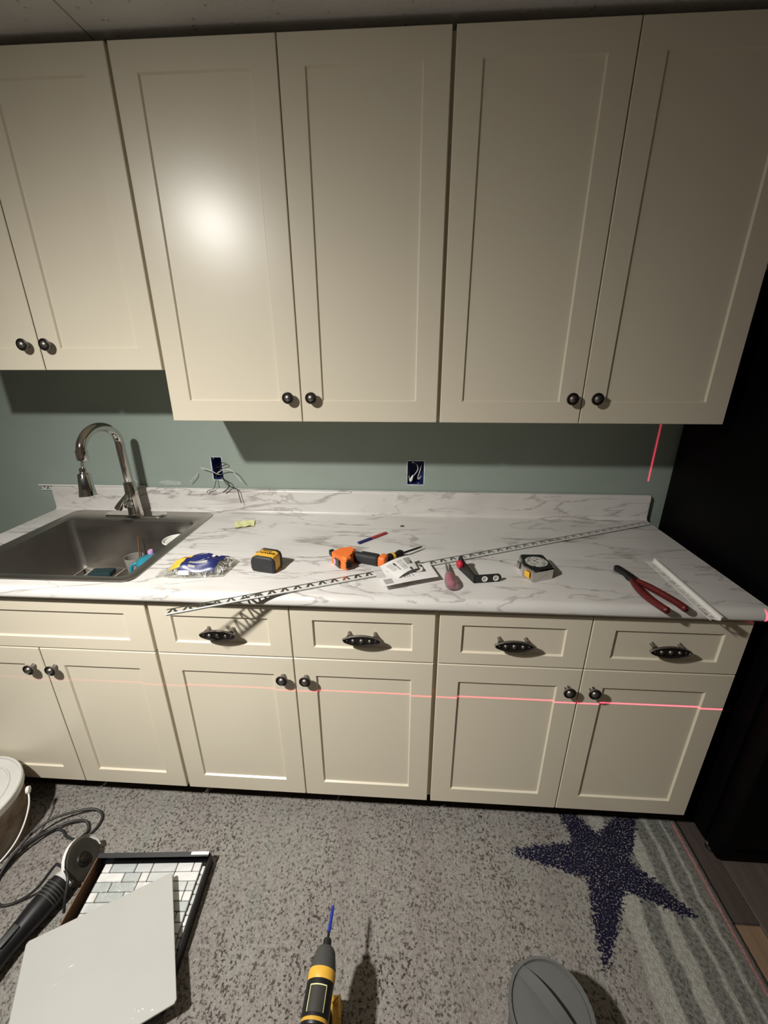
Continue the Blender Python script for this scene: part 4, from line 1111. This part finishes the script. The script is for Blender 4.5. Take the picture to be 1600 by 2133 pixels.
saddle('top_panel', -1.196, -1.138, -1.25, 1.25, .0316, 'black', t)
saddle('outline', -1.190, -1.148, -.62, .62, .0322, 'notepaper', t)
saddle('inset_panel', -1.191, -1.1503, -.55, .55, .0327, 'toe', t)
MB().lathe([(.030, 0), (.0335, .004), (.0335, .022), (.030, .026), (0, .027)], 28, axis_mx(ax(-1.207), -dv)).build('rear_cap', 'black', t, smooth=35)
hc = Vector((-.273, -1.205, 0))-off
m = MB()
rings = []
for z_, yo, rx, ry in ((.168, 0, .0190, .030), (.140, -.002, .0170, .024), (.105, .000, .0165, .022), (.080, .008, .0185, .030), (.066, .018, .026, .045)):
    rings.append([(hc.x+rx*math.cos(a), -1.178-off.y+yo+ry*math.sin(a), z_) for a in [2*PI*k_/20 for k_ in range(20)]][::-1])
loft(m, rings); m.build('grip', 'blackrub', t, smooth=50)
MB().box((hc.x, -1.148-off.y, .145), (.014, .018, .030), 0, (.25, 0, 0), .005).build('trigger', 'black', t, smooth=40)
MB().box((hc.x+.001, -1.163-off.y, .060), (.074, .112, .018), 0, None, .006, 3).build('foot', 'gold', t, smooth=40)
MB().box((hc.x+.001, -1.165-off.y, .026), (.076, .116, .050), 0, None, .008, 3).build('battery', 'black', t, smooth=40)
MB().box((hc.x+.039, -1.150-off.y, .046), (.004, .070, .020), 0, None, .0015, 1).build('battery_stripe', 'yellow', t)
MB().tube([(hc.x+.020, -1.125-off.y, .073), (hc.x+.034, -1.112-off.y, .078), (hc.x+.040, -1.150-off.y, .080)], .0035, 8).build('belt_hook', 'gold', t, smooth=60)

# small grey pail with strap handle
PX, PY, PH, PR = .243, -1.142, .170, .0925
t = thing('grey_pail', (PX, PY, RUGZ+.001), 'small grey lidded pail with flat strap handle standing on the rug', 'pail')
MB().lathe([(0, 0), (PR*.84, 0), (PR*.86, .004), (PR*.95, PH-.02)], 48).build('pail', 'greypail', t, smooth=40)
MB().lathe([(PR*.955, PH-.022), (PR*.99, PH-.022), (PR*1.0, PH-.004), (PR*.985, PH), (PR*.93, PH), (PR*.905, PH-.0055), (PR*.88, PH-.0055), (PR*.87, PH-.003), (0, PH-.003)], 48).build('lid', 'greypail', t, smooth=30)
pts = []; a0 = Vector((-.080, .092, PH-.030)); 
dirv = Vector((-.62, .78, 0)).normalized(); wv = Vector((.78, .62, 0)); m = MB(); n = 18
for i in range(n+1):
    f = -1+2*i/n; rr_ = PR*1.13
    p = dirv*(-f*rr_) + Vector((0, 0, PH-.028+.048*(1-abs(f)**2.2)**.75)); hw = .010+.005*(1-f*f)
    for s_1, zz in ((-1, 0), (1, 0), (1, .002), (-1, .002)): m.v.append(tuple(p+wv*hw*s_1+Vector((0, 0, zz))))
for i in range(n):
    for j in range(4): m.f.append((4*i+j, 4*i+(j+1) % 4, 4*i+4+(j+1) % 4, 4*i+4+j)); m.mi.append(0)
m.f += [(3, 2, 1, 0), (4*n, 4*n+1, 4*n+2, 4*n+3)]; m.mi += [0, 0]
m.build('strap_handle', 'greypail', t, smooth=50)
for s_1 in (-1, 1):
    c = dirv*(s_1*PR*1.02)+Vector((0, 0, PH-.030)); MB().lathe([(.010, -.006), (.010, .010), (.006, .012)], 14, axis_mx(c, dirv*s_1)).build('handle_pivot', 'greypail', t, smooth=40)
